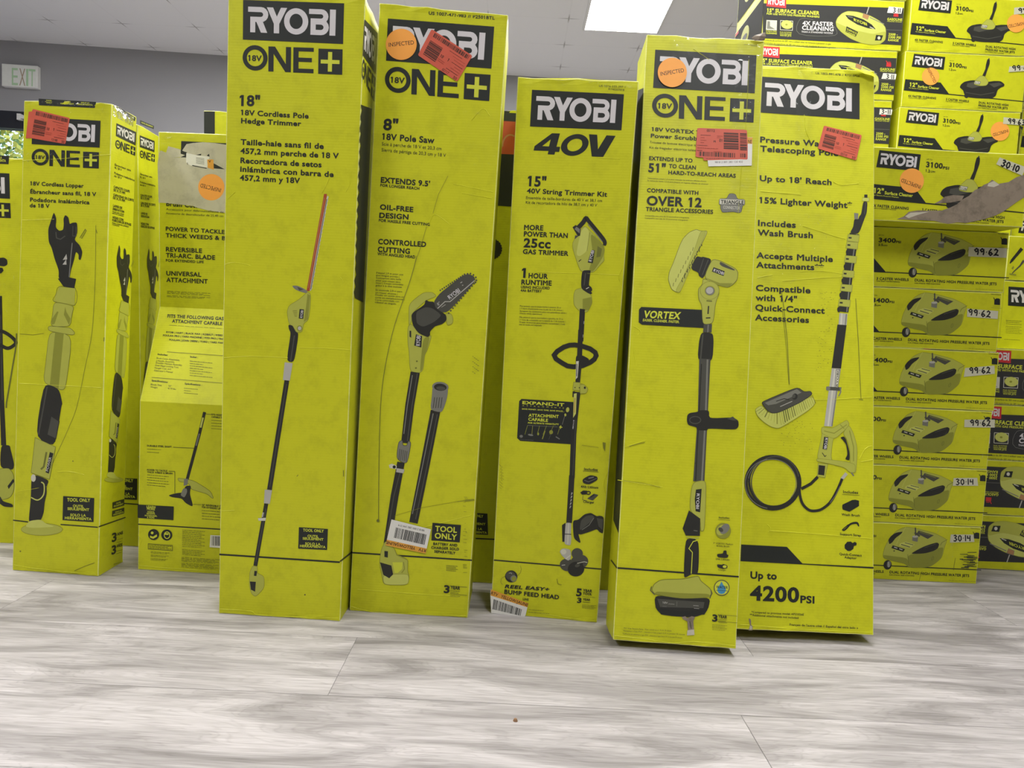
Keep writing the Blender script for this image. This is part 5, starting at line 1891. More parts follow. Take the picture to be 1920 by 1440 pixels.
a.text('RYOBI', 506, 612, 502, 690, 15, 'letter_white', .02, perp=True)
a.poly([(466, 698), (524, 740), (522, 828), (450, 826), (434, 790)], 'tool_black').line([(490, 800), (510, 803)], 3, 'tool_grey')
a.line([(452, 832), (484, 840), (518, 838)], 6, 'tool_lime')
a.poly([(450, 838), (518, 846), (515, 1022), (482, 1020), (440, 1046), (442, 960)], 'tool_black')
a.line([(512, 850), (488, 856), (466, 892), (484, 912), (478, 1020)], 4, 'lime_ink')
a.poly([(440, 1048), (516, 1030), (524, 1056), (580, 1100), (578, 1140), (430, 1148), (290, 1125), (276, 1100), (290, 1072), (325, 1050)], 'tool_lime', 'tool_lime_deep', 3)
a.poly([(300, 1110), (430, 1120), (570, 1122), (575, 1142), (430, 1148), (290, 1124)], 'tool_lime_shade')
a.line([(276, 1085), (270, 1105), (292, 1128)], 4, 'tool_dark').line([(578, 1104), (584, 1120), (572, 1146)], 4, 'tool_dark')
a.poly([(290, 1128), (430, 1148), (576, 1142), (566, 1195), (545, 1225), (490, 1243), (380, 1236), (325, 1228), (296, 1196)], 'tool_black')
a.poly([(305, 1148), (545, 1165), (540, 1196), (320, 1190)], 'tool_dark').poly([(295, 1190), (420, 1212), (560, 1205), (545, 1228), (380, 1236), (325, 1228)], 'ink')
a.text('18V', 332, 1172, 358, 1174, 10, 'tool_silver', .01)
a.micro(362, 1174, 392, 1176, 6, mat='tool_silver').micro(332, 1186, 352, 1188, 6, mat='tool_grey').micro(488, 1182, 516, 1184, 8, mat='tool_silver').micro(492, 1196, 518, 1198, 7, mat='tool_silver')
a.line([(405, 1162), (404, 1186)], 2, 'tool_grey')
a.done('tool_picture')
a.new().lines([('Includes', 618, 738, 672, 741, 9, .02), ('7" VORTEX Medium', 590, 869, 690, 875, 8, .0), ('Bristle Brush', 607, 882, 672, 886, 8, .0), ('2Ah Lithium', 602, 949, 672, 953, 9, .01), ('Charger', 615, 1003, 655, 1006, 8, .0)])
a.line([(614, 744), (676, 748)], 1.6, 'ink_soft')
a.ell(640, 802, 40, 40, 'tool_lime_shade', -40).ell(632, 798, 30, 22, 'tool_lime', -50).ell(648, 792, 30, 20, 'tool_grey', -50).ell(628, 796, 10, 14, 'tool_dark', -50)
a.poly([(608, 920), (640, 918), (642, 902), (658, 902), (658, 922), (668, 925), (664, 940), (612, 937)], 'tool_black')
a.poly([(608, 972), (635, 975), (640, 970), (662, 978), (662, 992), (640, 996), (612, 988)], 'tool_black').ell(648, 984, 10, 7, 'lime_ink')
a.done('contents_text')
a.new().ell(633, 1092, 40, 40, 'tool_dark').ell(633, 1092, 36, 36, 'lime_ink')
p = a.done('water_badge')
a.new().poly([(632, 1060), (640, 1075), (652, 1092), (655, 1105), (646, 1120), (632, 1124), (618, 1120), (610, 1106), (612, 1092), (624, 1075)], 'water_blue')
a.text('WATER', 604, 1094, 664, 1098, 14, 'ink', .02).micro(604, 1105, 664, 1108, 8)
a.done('badge_print', p)
a.new().lines([('3', 584, 1263, 611, 1265, 36, .05), ('YEAR', 615, 1245, 660, 1249, 15, .04)])
a.micro(615, 1252, 660, 1255, 6, 3, 8).line([(612, 1228), (712, 1236)], 1.5, 'ink_soft').line([(612, 1262), (712, 1270)], 1.5, 'ink_soft').micro(584, 1280, 660, 1285, 5, 4, 8)
a.done('warranty_text')
a.new().lines([('*IPX7 Water Resistance Rating - Water resistant up to 1 Ft. for 30 minutes', 132, 1300, 377, 1314, 7, 0), ("*Résistance à l'eau IPX7 - résistant à l'eau jusqu'à 0,31 m pendant 30 minutes", 130, 1313, 445, 1333, 7, 0),
               ('*Calificación de resistencia al agua IPX7 - resistente al agua hasta 0,31 m durante 30 minutos', 128, 1328, 432, 1349, 7, 0)], 'ink_soft')
a.done('fine_print')
a.new().poly([(430, 1240), (448, 1236), (456, 1246), (480, 1236), (497, 1240), (488, 1262), (492, 1306), (462, 1310), (458, 1262), (436, 1252)], 'torn_brown')
a.poly([(458, 1308), (492, 1304), (494, 1332), (456, 1334)], 'torn_paper').line([(470, 1262), (478, 1300)], 4, 'ink_soft')
a.done('torn_patch', None, 'small brown tear in the print')
a.new().line([(162, 372), (200, 360), (242, 352)], 3, 'scuff').ell(498, 458, 4, 4, 'ink_soft').line([(130, 545), (240, 560), (320, 580)], 2, 'scuff')
a.done('scuff_marks')
a.view(0, 0, 1)
a.k += 4
a.new().poly([(1400, 258), (1410.5, 258), (1409.2, 311), (1327.8, 312.5), (1326, 296)], 'paper')
p = a.done('return_label', None, 'white return label half under the red stickers')
a.new().poly([(1399, 258), (1410.5, 258.5), (1410, 270.5), (1399, 270)], 'strip_orange')
a.text('NE', 1402, 269, 1409, 269.4, 6.5, 'sticker_ink', .02)
a.text('9818 2 001 283 120 455', 1340, 306.5, 1392, 305.5, 3.4, 'ink', .0)
a.done('label_print', p)
a.view(1170, 230, 7.111)
a.k += 2
a.new().poly([(1052, 455), (1640, 380), (1640, 490), (1060, 508)], 'red_sticker')
p = a.done('price_sticker', None, 'edge of a second red sticker under the first')
a.new().micro(1090, 486, 1350, 480, 20, mat='sticker_ink')
a.done('sticker_printing', p)
H = [(1646, 495), (956, 462), (970, 78), (1636, 104)]
a.k += 6
a.new().poly([(975, 82), (1000, 76), (1600, 98), (1636, 108), (1646, 300), (1646, 485), (1636, 496), (985, 466), (953, 455), (960, 300)], 'red_sticker')
p = a.done('price_sticker', None, 'large red price sticker with bar codes, upside down')
a.new()
Hs = square_to_quad([(970, 78), (1636, 104), (1646, 495), (956, 462)])
a.bars(Hs, .06, .76, .81, .96, 30, 'sticker_ink', 31).bars(Hs, .86, .97, .81, .94, 5, 'sticker_ink', 33).bars(Hs, .54, .83, .12, .68, 10, 'sticker_ink', 35, across=False).bars(Hs, .86, .99, .12, .70, 11, 'sticker_ink', 36, across=False)
for t, u0, v, u1, h in (('05112', .20, .115, .36, .09), ('01', .45, .45, .51, .10), ('M', .34, .48, .38, .07)):
    c, d = Hs(u0, v), Hs(u1, v)
    a.text(t, c[0], c[1], d[0], d[1], h*380, 'sticker_ink', .02)
for i, (u0, u1, v, dk) in enumerate(((.08, .28, .24, 1), (.40, .52, .25, 0), (.40, .48, .31, 0), (.08, .16, .33, 0), (.08, .20, .42, 0), (.08, .15, .50, 0), (.02, .22, .60, 1), (.02, .44, .69, 0), (.34, .5, .79, 0), (.02, .12, .78, 1))):
    c, d = Hs(u0, v), Hs(u1, v)
    a.micro(c[0], c[1], d[0], d[1], 20, mat='sticker_ink' if dk else 'sticker_faint', seed=i)
a.done('sticker_printing', p)
a.view(1180, 50, 6.8556)
a.round_sticker(550, 596, 187, (402, 640), (702, 591), 50)
# battered upper right corner: brown liner showing, torn flap standing proud
a.view(1180, 50, 6.8556)
b = Build()
rn = random.Random(5)
fl = [(1560, 165), (1600, 132), (1660, 118), (1700, 104), (1735, 96), (1742, 150), (1730, 190), (1690, 200), (1640, 205), (1600, 200)]
outer = [a.put(p_, 0.001+0.004*(rn.random())) for p_ in fl]
cen = a.put((1670, 150), 0.007)
b.add(outer+[cen], [(i, (i+1) % len(fl), len(fl)) for i in range(len(fl))], 'torn_brown')
b.out('torn_flap', VB.root, 'brown torn corner flap')
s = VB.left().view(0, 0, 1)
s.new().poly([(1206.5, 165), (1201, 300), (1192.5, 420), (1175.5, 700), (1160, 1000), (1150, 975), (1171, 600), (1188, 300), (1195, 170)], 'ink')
s.done('side_print_shade')  # black side print above; the lower taper paints in the gap's shade
s.new().line([(1157, 1065), (1146, 1050)], 2.6, 'ink')
s.done('base_stripe')

a = VB.front()
a.creases([[(1404, 112), (1401, 190), (1396, 260), (1389, 330), (1384, 400)], [(1188, 612), (1200, 620), (1196, 628)], [(1172, 838), (1192, 832), (1210, 826)], [(1158, 900), (1200, 907), (1242, 913)],
           [(1152, 1192), (1210, 1198), (1262, 1206), (1300, 1203), (1378, 1211)], [(1300, 92), (1312, 100), (1330, 112)], [(1188, 655), (1190, 670), (1192, 684)]], 1.3)
a.tape([(1384, 70), (1431, 74), (1405, 430), (1360, 425)], 6, 22, 13)
a.tape([(1262, 66), (1345, 70), (1342, 112), (1260, 106)], 8, 5, 14)

PB = Box('telescoping_pole_box', 'wide yellow pressure washer telescoping pole box, tipped back, right of the power scrubber box',
         (1373, 1179), (1638, 1191), (1639.5, 131), (1404, 118), 0.10, lean=13, seed=42)
a = PB.front().view(1400, 110, 6.5464)
a.new().lines([('US 1003-991-478 // RY31EP26', 845, 190, 1385, 226, 24, .01)])
a.done('code_text')
a.word_a([(168, 220), (1385, 302), (1385, 745), (145, 660)])
a.new().lines([('Pressure Washer', 165, 1028, 1140, 1098, 72), ('Telescoping Pole', 165, 1140, 1125, 1198, 74)])
a.view(1390, 310, 4.364)
a.done('heading_text')
a.new().lines([("Up to 18' Reach", 150, 129, 738, 163, 48), ('15% Lighter Weight*', 147, 309, 905, 353, 50), ('Includes', 135, 496, 445, 513, 50), ('Wash Brush', 133, 574, 585, 598, 50), ('Accepts Multiple', 122, 760, 748, 793, 50),
               ('Attachments**', 120, 839, 676, 863, 50), ('Compatible', 118, 1027, 565, 1049, 50), ('with 1/4"', 115, 1107, 455, 1121, 50), ('Quick-Connect', 113, 1188, 682, 1215, 50), ('Accessories', 110, 1269, 553, 1291, 50)])
a.done('feature_text')
a.view(1370, 980, 6).new()
a.poly([(118, 245), (632, 272), (806, 459), (1606, 499), (1606, 517), (806, 470), (110, 432)], 'ink')
a.done('base_stripe', label='black stepped stripe')
a.new().lines([('Up to', 220, 630, 517, 642, 84, .035), ('4200', 215, 874, 768, 900, 170, .045), ('PSI', 782, 903, 941, 911, 84, .04)])
a.done('pressure_text')
a.new().lines([('*Compared to previous model AP31026E', 232, 1016, 823, 1046, 24, .01), ('**Additional attachments not included', 215, 1048, 762, 1083, 24, .01), ("Français de l'autre côté // Español del otro lado »", 662, 1158, 1432, 1196, 25, .015)])
a.done('fine_print')
a.view(1380, 640, 4).new()
a.lines([('Includes', 803, 1139, 915, 1145, 22, .02), ('Wash Brush', 790, 1307, 928, 1316, 18, .02)])
a.line([(795, 1148), (926, 1155)], 2.5, 'ink')
a.poly([(797, 1225), (870, 1190), (895, 1188), (922, 1195), (922, 1235), (850, 1278), (800, 1262), (795, 1245)], 'ink')
a.line([(795, 1412), (810, 1416), (835, 1395), (858, 1370), (905, 1362), (920, 1388)], [10, 12, 12, 14, 16, 8], 'ink').line([(800, 1410), (838, 1378), (880, 1358)], 7, 'ink')
a.view(1370, 980, 6).lines([('Support Strap', 1228, 139, 1465, 158, 27, .02), ('Quick-Connect', 1222, 364, 1474, 383, 27, .02), ('Adaptor', 1278, 402, 1415, 413, 27, .02)])
a.poly([(1280, 250), (1310, 215), (1350, 212), (1370, 228), (1395, 216), (1416, 228), (1414, 255), (1385, 262), (1378, 295), (1345, 318), (1315, 318), (1282, 290)], 'ink')
a.done('contents_text')
# printed telescoping pole, gun, hose and brush
a.view(1390, 310, 4.364).new()
a.line([(1018, 240), (1018, 268)], 26, 'tool_black').poly([(990, 265), (1046, 268), (1042, 296), (988, 292)], 'tool_lime_light', 'tool_lime_shade', 2)
a.poly([(996, 295), (1032, 298), (1025, 390), (1005, 440), (962, 560), (885, 556), (915, 505), (922, 440), (958, 442), (962, 420), (980, 400)], 'tool_black')
a.poly([(922, 390), (957, 394), (954, 442), (924, 440)], 'tool_grey').line([(1018, 300), (1008, 400)], 6, 'tool_dark')
a.line([(925, 560), (900, 700), (868, 930), (835, 1200)], [80, 78, 78, 80], 'tool_black')
a.line([(945, 560), (920, 700), (888, 930), (862, 1200)], 10, 'tool_grey')
for x, y in ((915, 597), (905, 656), (893, 770), (874, 890), (859, 1005), (842, 1128)):
    a.poly([(x-42, y-32), (x+50, y-24), (x+44, y+32), (x-52, y+22)], 'tool_lime', 'tool_lime_shade', 3)
    a.line([(x-38, y-4), (x-14, y-2)], 13, 'tool_black')
for x, y in ((868, 712), (850, 830), (832, 945), (815, 1062), (797, 1180)):
    a.ell(x, y, 14, 22, 'tool_black')
a.poly([(802, 1210), (868, 1216), (860, 1308), (794, 1304)], 'tool_silver').line([(822, 1212), (814, 1305)], 12, 'tool_pale').line([(858, 1218), (850, 1306)], 10, 'tool_grey')
a.view(1380, 640, 4)
a.poly([(760, -126), (828, -121), (786, 205), (716, 200)], 'tool_black')
a.poly([(718, 202), (785, 206), (722, 640), (660, 636), (690, 400)], 'tool_silver').line([(742, 206), (690, 636)], 12, 'tool_pale').line([(776, 210), (718, 636)], 9, 'tool_grey')
a.poly([(750, 214), (777, 216), (765, 348), (744, 346)], 'tool_pale', 'ink', 3)
a.text('RYOBI', 762, 340, 770, 225, 13, 'ink', .02, perp=True)
a.poly([(676, 340), (790, 345), (786, 372), (676, 366)], 'tool_dark').line([(780, 345), (785, 380), (768, 412)], 8, 'tool_grey').ell(690, 354, 16, 16, 'tool_grey')
a.poly([(640, 640), (745, 668), (722, 760), (712, 860), (720, 900), (605, 884), (622, 800), (645, 700)], 'tool_lime', 'tool_lime_shade', 3)
a.poly([(640, 640), (720, 655), (818, 596), (832, 592), (846, 612), (846, 632), (790, 690), (735, 735), (638, 690)], 'tool_lime', 'tool_lime_shade', 3)
a.line([(660, 672), (735, 690), (830, 625)], 6, 'tool_lime_shade').line([(780, 625), (810, 655)], 6, 'tool_lime_shade')
a.poly([(800, 690), (846, 625), (880, 690), (905, 780), (908, 850), (900, 975), (885, 988), (850, 982), (856, 890), (850, 800), (830, 735)], 'tool_lime', 'tool_lime_shade', 3)
a.line([(850, 670), (880, 790), (880, 900)], 7, 'tool_lime_shade')
a.poly([(602, 878), (720, 890), (820, 902), (895, 922), (892, 985), (850, 984), (815, 946), (690, 916), (605, 900)], 'tool_lime', 'tool_lime_shade', 3)
a.poly([(780, 722), (808, 712), (825, 738), (850, 828), (852, 895), (815, 884), (836, 850), (826, 775), (800, 740)], 'tool_black')
a.poly([(660, 715), (692, 720), (680, 815), (648, 808)], 'ink')
a.text('RYOBI', 668, 724, 658, 806, 20, 'letter_white', .02, perp=True)
a.line([(645, 835), (665, 865), (676, 855)], 5, 'tool_black')
a.poly([(615, 915), (688, 920), (666, 1022), (607, 1012)], 'tool_lime', 'tool_lime_shade', 3).poly([(620, 928), (668, 934), (660, 1006), (614, 1000)], 'tool_black')
a.line([(828, 990), (790, 1036)], 24, 'tool_silver').line([(865, 985), (882, 1010)], 9, 'tool_grey')
a.line([(612, 1016), (560, 1068), (520, 1090), (488, 1106)], 22, 'tool_black')
a.line([(795, 1030), (770, 1090), (735, 1160), (700, 1212), (655, 1250), (615, 1268), (560, 1270), (520, 1245), (492, 1205), (478, 1150), (474, 1108)], 20, 'tool_black')
a.line([(780, 1085), (745, 1155), (705, 1210)], 4, 'tool_grey')
a.ring(276, 1060, 203, 198, 22, 'tool_black', n=48).ring(272, 1064, 194, 186, 20, 'tool_black', n=48).ring(282, 1052, 184, 188, 16, 'tool_black', n=48).ring(292, 1050, 176, 188, 8, 'tool_dark', 20, 100, 330).ring(268, 1068, 200, 186, 5, 'tool_grey', 0, 100, 260).ring(270, 1060, 180, 176, 4, 'tool_grey', 0, 190, 400)
a.poly([(140, 510), (192, 478), (240, 540), (320, 535), (572, 405), (596, 468), (540, 520), (430, 590), (320, 656), (262, 642), (205, 605), (160, 560)], 'tool_lime_light', 'tool_lime_shade', 3)
rn = random.Random(2)
for i in range(26):
    t = i/25
    x, y = (195+125*min(1, t*3.2), 500+36*min(1, t*3.2)) if t < .31 else (320+250*(t-.31)/.69, 536-132*(t-.31)/.69)
    dx, dy = (-50+60*t*3, 30+70*t*3) if t < .31 else (10+16*t, 110-50*t)
    a.line([(x, y), (x+dx, y+dy)], rn.choice((4, 6, 8)), rn.choice(('tool_lime_shade', 'tool_lime_deep', 'tool_lime')))
a.poly([(190, 458), (250, 430), (460, 343), (510, 380), (558, 374), (572, 398), (480, 460), (320, 535), (270, 540), (236, 520), (210, 490)], 'tool_dark', 'tool_black', 4)
a.poly([(215, 462), (455, 358), (490, 385), (300, 470), (240, 480)], 'tool_grey').ell(440, 415, 20, 24, 'tool_black', 20).ell(432, 412, 12, 16, 'tool_dark', 20).line([(300, 450), (360, 430), (400, 440)], 6, 'tool_black').line([(330, 490), (420, 450)], 5, 'tool_silver')
a.done('tool_picture')
a.view(0, 0, 1).new()
a.line([(1465, 545), (1470, 580), (1476, 640), (1480, 722)], .9, 'tool_lime_deep').line([(1467, 580), (1473, 640), (1479, 720)], .6, 'tool_lime_deep').line([(1604, 560), (1609, 640), (1614, 748)], .9, 'tool_lime_deep').line([(1610, 749), (1618, 750)], 1.3, 'tool_lime_deep')
for i in range(60):
    x, y = 1535+rn.random()*30, 545+rn.random()*150
    a.line([(x-y*.05+28, y), (x-y*.05+30, y+.3)], .7, 'scuff')
for i in range(40):
    x, y = 1462+rn.random()*60, 790+rn.random()*55
    a.line([(x, y), (x+1.6, y+.4)], .8, 'scuff')
a.done('scuff_marks', label='dark creases and specks')
a.view(1370, 980, 6).new().poly([(200, 1075), (222, 1085), (228, 1112), (226, 1145), (245, 1165), (243, 1212), (196, 1212), (214, 1150), (205, 1110)], 'torn_brown').poly([(215, 1155), (240, 1165), (240, 1200), (205, 1205)], 'torn_paper')
a.done('torn_patch', None, 'small brown tear at the foot')
a.view(1400, 110, 6.5464)
a.clearance([(945, 826), (1410, 942), (1342, 1252), (868, 1108)], code='05110', tail='50', seed=41, label='orange-red price sticker with bar codes')
a = PB.front()
a.creases([[(1426, 359), (1465, 362), (1502, 365)], [(1562, 341), (1578, 347), (1610, 344)], [(1505, 424), (1535, 433), (1568, 444), (1585, 448)], [(1420, 521), (1434, 518), (1448, 516)], [(1467, 527), (1530, 522), (1602, 518)],
           [(1500, 509), (1540, 508), (1582, 514)], [(1520, 749), (1560, 749), (1634, 745)], [(1442, 995), (1540, 1002), (1634, 1010)], [(1388, 1171), (1450, 1176), (1520, 1181), (1634, 1186)],
           [(1612, 860), (1622, 842), (1634, 836)], [(1614, 866), (1636, 862)], [(1438, 983), (1444, 990), (1440, 998)], [(1508, 215), (1511, 245), (1520, 265)]], 1.4)
a.tape([(1496, 122), (1524, 124), (1520, 290), (1490, 286)], 4, 10, 15)
a.tape([(1424, 395), (1634, 408), (1634, 545), (1418, 530)], 14, 9, 16)
# curled flap along the top edge
a.view(1400, 110, 6.5464)
b = Build()
top = [(1180, 105), (1300, 125), (1420, 150), (1500, 165), (1558, 190)]
bot = [(1262, 152), (1340, 190), (1420, 215), (1490, 245), (1556, 262)]
v = [a.put(p_, .001+.002*(i % 2)) for i, p_ in enumerate(top)]+[a.put(p_, .010+.004*(i % 2)) for i, p_ in enumerate(bot)]
b.add(v, [(i, i+1, 6+i, 5+i) for i in range(4)], 'lime_board')
b.out('curled_flap', PB.root, 'curled strip of board peeling off the top edge')

# boxes hidden behind, showing only a sliver of their sides by the power scrubber box
for i, (x, y0, h, lab) in enumerate(((0.318, 1.90, 1.195, 'plain yellow box right behind the power scrubber box, only a thin lit sliver showing'),
                                     (0.318, 2.16, 1.195, 'second plain yellow box behind the power scrubber box, top corner catching the light'))):
    t = thing('cardboard_box', (x+.09, y0+.11, 0), lab, 'box')
    carton_mesh(t, Vector((x, y0, 0)), Vector((x+.18, y0, 0)), Vector((x+.18, y0, h)), Vector((x, y0, h)), Vector((0, .23, 0)), seed=60+i, rough=2.0)
# ------------------------------------------------------------------ stacks of surface cleaner boxes on the right
class Block:
    """an upright box that repeats: front lower left corner, width, height, depth"""

    def __init__(s, name, x, y, z, w, h, d, label, group=None, seed=1, mat='lime_board'):
        s.x, s.y, s.z, s.w, s.h, s.d = x, y, z, w, h, d
        s.root = thing(name, (x+w/2, y+d/2, z), label, 'box', group)
        carton_mesh(s.root, Vector((x, y, z)), Vector((x+w, y, z)), Vector((x+w, y, z+h)), Vector((x, y, z+h)), Vector((0, d, 0)), mat, seed, nx=9, rough=.5)

    def front(s):
        return block_front(s.root, s.x+s.w/2, s.y, s.z)


def block_front(root, xc, y, z):
    ln = lambda x: ROLL+(x-960)/FOCAL*math.sin(PITCH)
    return Art(root, (xc, y, z), (0, -1, 0), (ln(1640), ln(1900), 1640, 1900))


def art_on(root, y):
    return block_front(root, root.location.x, y, root.location.z)


SY, SH, SW, SD = 1.98, 0.1546, 0.48, 0.33
SX = 1.262-SW
GRP34 = '3400 PSI surface cleaner boxes in the low stack'
S = Block('surface_cleaner_box', SX, SY, SH*5, SW, SH-.0006, SD, '3400 PSI surface cleaner box, topmost of its kind, directly under the torn box', GRP34, 71)
# --- print shared by the whole stack, measured on the topmost box
a = S.front().view(1620, 400, 5.54)
a.new().line([(-300, 587), (1505, 671)], 10, 'ink').poly([(-480, 440), (100, 462), (228, 612), (-480, 580)], 'ink')
a.done('base_stripe')
a.word_a([(-420, 170), (20, 190), (10, 340), (-425, 318)])
a.new().lines([('UP TO', 150, 231, 205, 234, 11, .01), ('3400', 150, 300, 328, 308, 47, .045), ('PSI', 331, 308, 382, 311, 24, .03), ('2.5', 146, 338, 195, 340, 23, .03), ('GPM', 198, 340, 241, 342, 14, .02)])
a.done('pressure_text')
a.new().lines([('4X FASTER CLEANING', -330, 668, 40, 684, 27, .03), ('3 CASTER WHEELS', 128, 691, 462, 704, 28, .03), ('DUAL ROTATING HIGH PRESSURE WATER JETS', 525, 708, 1376, 748, 29, .03), ('FOR EASY MANEUVERING', 130, 709, 372, 719, 11, .02),
               ('FOR STREAK FREE CLEANING', 523, 731, 790, 741, 11, .02)])
a.micro(1158, 786, 1445, 800, 7)
a.done('feature_text')
a.new()
a.poly([(455, 500), (475, 420), (522, 330), (600, 240), (700, 195), (800, 212), (1000, 262), (1145, 335), (1112, 420), (1085, 540), (960, 640), (740, 648), (690, 600), (560, 572), (460, 540)], 'tool_lime', 'tool_lime_shade', 4)
a.poly([(720, 505), (1050, 430), (1105, 420), (1080, 545), (960, 640), (740, 648), (722, 580)], 'tool_lime_shade').poly([(455, 505), (560, 520), (722, 540), (730, 648), (690, 600), (560, 572), (460, 542)], 'tool_lime_shade')
a.line([(720, 500), (735, 645)], 5, 'tool_lime_deep').line([(700, 200), (640, 300), (600, 390)], 4, 'tool_lime_light').line([(1145, 335), (1085, 370), (1070, 400)], 5, 'tool_lime_deep')
a.poly([(512, 340), (540, 300), (590, 262), (672, 248), (650, 275), (590, 320), (555, 370), (524, 390)], 'tool_black')
a.poly([(748, 495), (820, 450), (900, 410), (980, 382), (1035, 368), (1058, 385), (1045, 430), (1000, 462), (900, 490)], 'tool_black').line([(900, 425), (1020, 385)], 6, 'tool_dark')
a.poly([(838, 238), (1000, 290), (935, 330), (818, 268)], 'tool_dark').line([(848, 252), (960, 290)], 5, 'tool_lime_shade').poly([(560, 400), (692, 442), (672, 472), (545, 430)], 'ink').line([(575, 420), (610, 432)], 9, 'tool_pale').line([(630, 438), (665, 450)], 9, 'tool_pale')
a.poly([(640, 378), (700, 360), (795, 390), (745, 430), (625, 405)], 'tool_lime_light').line([(650, 390), (745, 420)], 9, 'tool_dark').line([(690, 372), (780, 395)], 7, 'tool_dark')
a.line([(803, 205), (806, 300)], 14, 'tool_dark').poly([(770, 300), (832, 308), (826, 362), (768, 350)], 'tool_grey').ell(801, 304, 31, 12, 'tool_silver').line([(795, 260), (850, 300)], 20, 'tool_dark')
a.ell(575, 462, 8, 6, 'tool_black').ring(985, 545, 9, 22, 4, 'tool_lime_deep', 20)
a.ell(505, 615, 43, 52, 'tool_black', 10).ell(518, 608, 20, 36, 'tool_grey', 10).line([(510, 580), (520, 640)], 8, 'tool_silver')
a.done('tool_picture')
a.new().micro(1393, 214, 1495, 222, 14, mat='ink').poly([(1428, 272), (1445, 262), (1486, 266), (1486, 328), (1426, 324)], 'ink').line([(1418, 250), (1440, 282)], 7, 'ink').line([(1445, 262), (1480, 264)], 7, 'ink')
a.micro(1412, 340, 1490, 346, 8).micro(1395, 356, 1505, 364, 8)
a.done('fuel_icon')

tags34 = {4: ((1620, 400, 5.54), [(1070, 990), (1462, 1022), (1455, 1106), (1068, 1075)], '99.62', (1075, 1058), (1315, 1082), 66, 13),
          3: ((1620, 640, 6.0), [(1135, 300), (1465, 272), (1468, 365), (1120, 400)], '99.62', (1180, 362), (1425, 356), 68, 14),
          2: ((1620, 640, 6.0), [(1128, 880), (1468, 880), (1468, 970), (1125, 965)], '99.62', (1188, 950), (1425, 952), 68, 14),
          1: ((1620, 860, 5.76), [(965, 208), (1220, 206), (1230, 292), (955, 292)], '30.14', (985, 282), (1190, 276), 62, 12),
          0: ((1620, 860, 5.76), [(935, 818), (1180, 818), (1190, 898), (925, 905)], '30.14', (960, 890), (1158, 886), 64, 13)}
labs34 = {4: '3400 PSI surface cleaner box, second of its stack, price tape reaching its right end',
          3: '3400 PSI surface cleaner box, third of its stack, slanted price tape 99-62',
          2: '3400 PSI surface cleaner box, fourth of its stack, lowest one priced 99-62',
          1: '3400 PSI surface cleaner box with price 30-14, second from the floor',
          0: '3400 PSI surface cleaner box with price 30-14 and black scrapes, lowest on the floor'}
base = Vector(S.root.location)
low = []
for k in (4, 3, 2, 1, 0):
    dx = {4: -.004, 3: .004, 2: .0, 1: .002, 0: .0}[k]
    r = copy_tree(S.root, base+Vector((dx, .0, -SH*(5-k))))
    r['label'] = labs34[k]
    low.append((k, r))
a = art_on(S.root, SY).view(1620, 400, 5.54)
a.k = 150
a.price_tag([(1085, 350), (1482, 362), (1478, 462), (1080, 447)], '99.62', (1138, 432), (1400, 440), 68, 15)
for k, r in low:
    v, quad, fig, p0, p1, h, pen = tags34[k]
    a = art_on(r, SY).view(*v)
    a.k = 150
    if k == 4:      # the tape runs past the end of the box, keep it on the board
        quad = [(1070, 990), (1392, 1016), (1385, 1098), (1068, 1075)]
    a.price_tag(quad, fig, p0, p1, h, pen)
    if k == 0:
        a.new()
        rn = random.Random(6)
        for i in range(26):
            x, y = 1030+rn.random()*120, 1010+rn.random()*165
            a.line([(x, y), (x+30+rn.random()*90, y+rn.random()*8-2)], 4+rn.random()*7, 'ink_soft')
        a.line([(985, 1070), (970, 1150), (965, 1205)], 4, 'tool_lime_deep').line([(625, 1215), (600, 1290), (580, 1360)], 4, 'tool_lime_deep')
        a.done('scuff_marks', None, 'black scrapes')
    if k in (2, 0):
        a.view(0, 0, 1)
        if k == 2:
            a.tape([(1650, 770), (1858, 778), (1852, 880), (1645, 872)], 14, 8, 17)
        else:
            a.tape([(1700, 985), (1790, 988), (1785, 1060), (1695, 1060)], 8, 6, 18)

# --- 12 inch surface cleaner boxes
TW, TH, TD = 0.395, 0.1775, 0.33
BY = 2.53
GRP12 = '3100 PSI surface cleaner boxes in the back stack'
TZ = 0.157+TH*6
TX = on_depth(1698, 95, BY).x
T = Block('surface_cleaner_box', TX, BY, TZ+TH, TW, TH-.0006, TD, '3100 PSI surface cleaner box with an orange sticker hanging off its black logo', GRP12, 81)
a = T.front().view(1620, 0, 6.4)
a.word_a([(600, 645), (975, 685), (955, 838), (570, 800)])
a.new().poly([(495, 950), (920, 992), (1018, 1126), (1960, 1218), (1960, 1228), (1015, 1137), (475, 1085)], 'ink')
p = a.done('base_stripe')
a.new().lines([('12"', 545, 1038, 636, 1047, 50, .04), ('Surface Cleaner', 645, 1050, 900, 1076, 30, .03), ('For Electric Pressure Washers', 540, 1060, 772, 1083, 12, .01)], 'lime_ink')
a.done('stripe_lettering', p)
a.new().lines([('UP TO', 1025, 733, 1078, 737, 10, .01), ('3100', 1020, 800, 1170, 816, 50, .04), ('PSI', 1173, 818, 1228, 824, 26, .03), ('1.2', 1016, 846, 1056, 850, 26, .03), ('GPM', 1060, 849, 1102, 853, 15, .02)])
a.done('pressure_text')
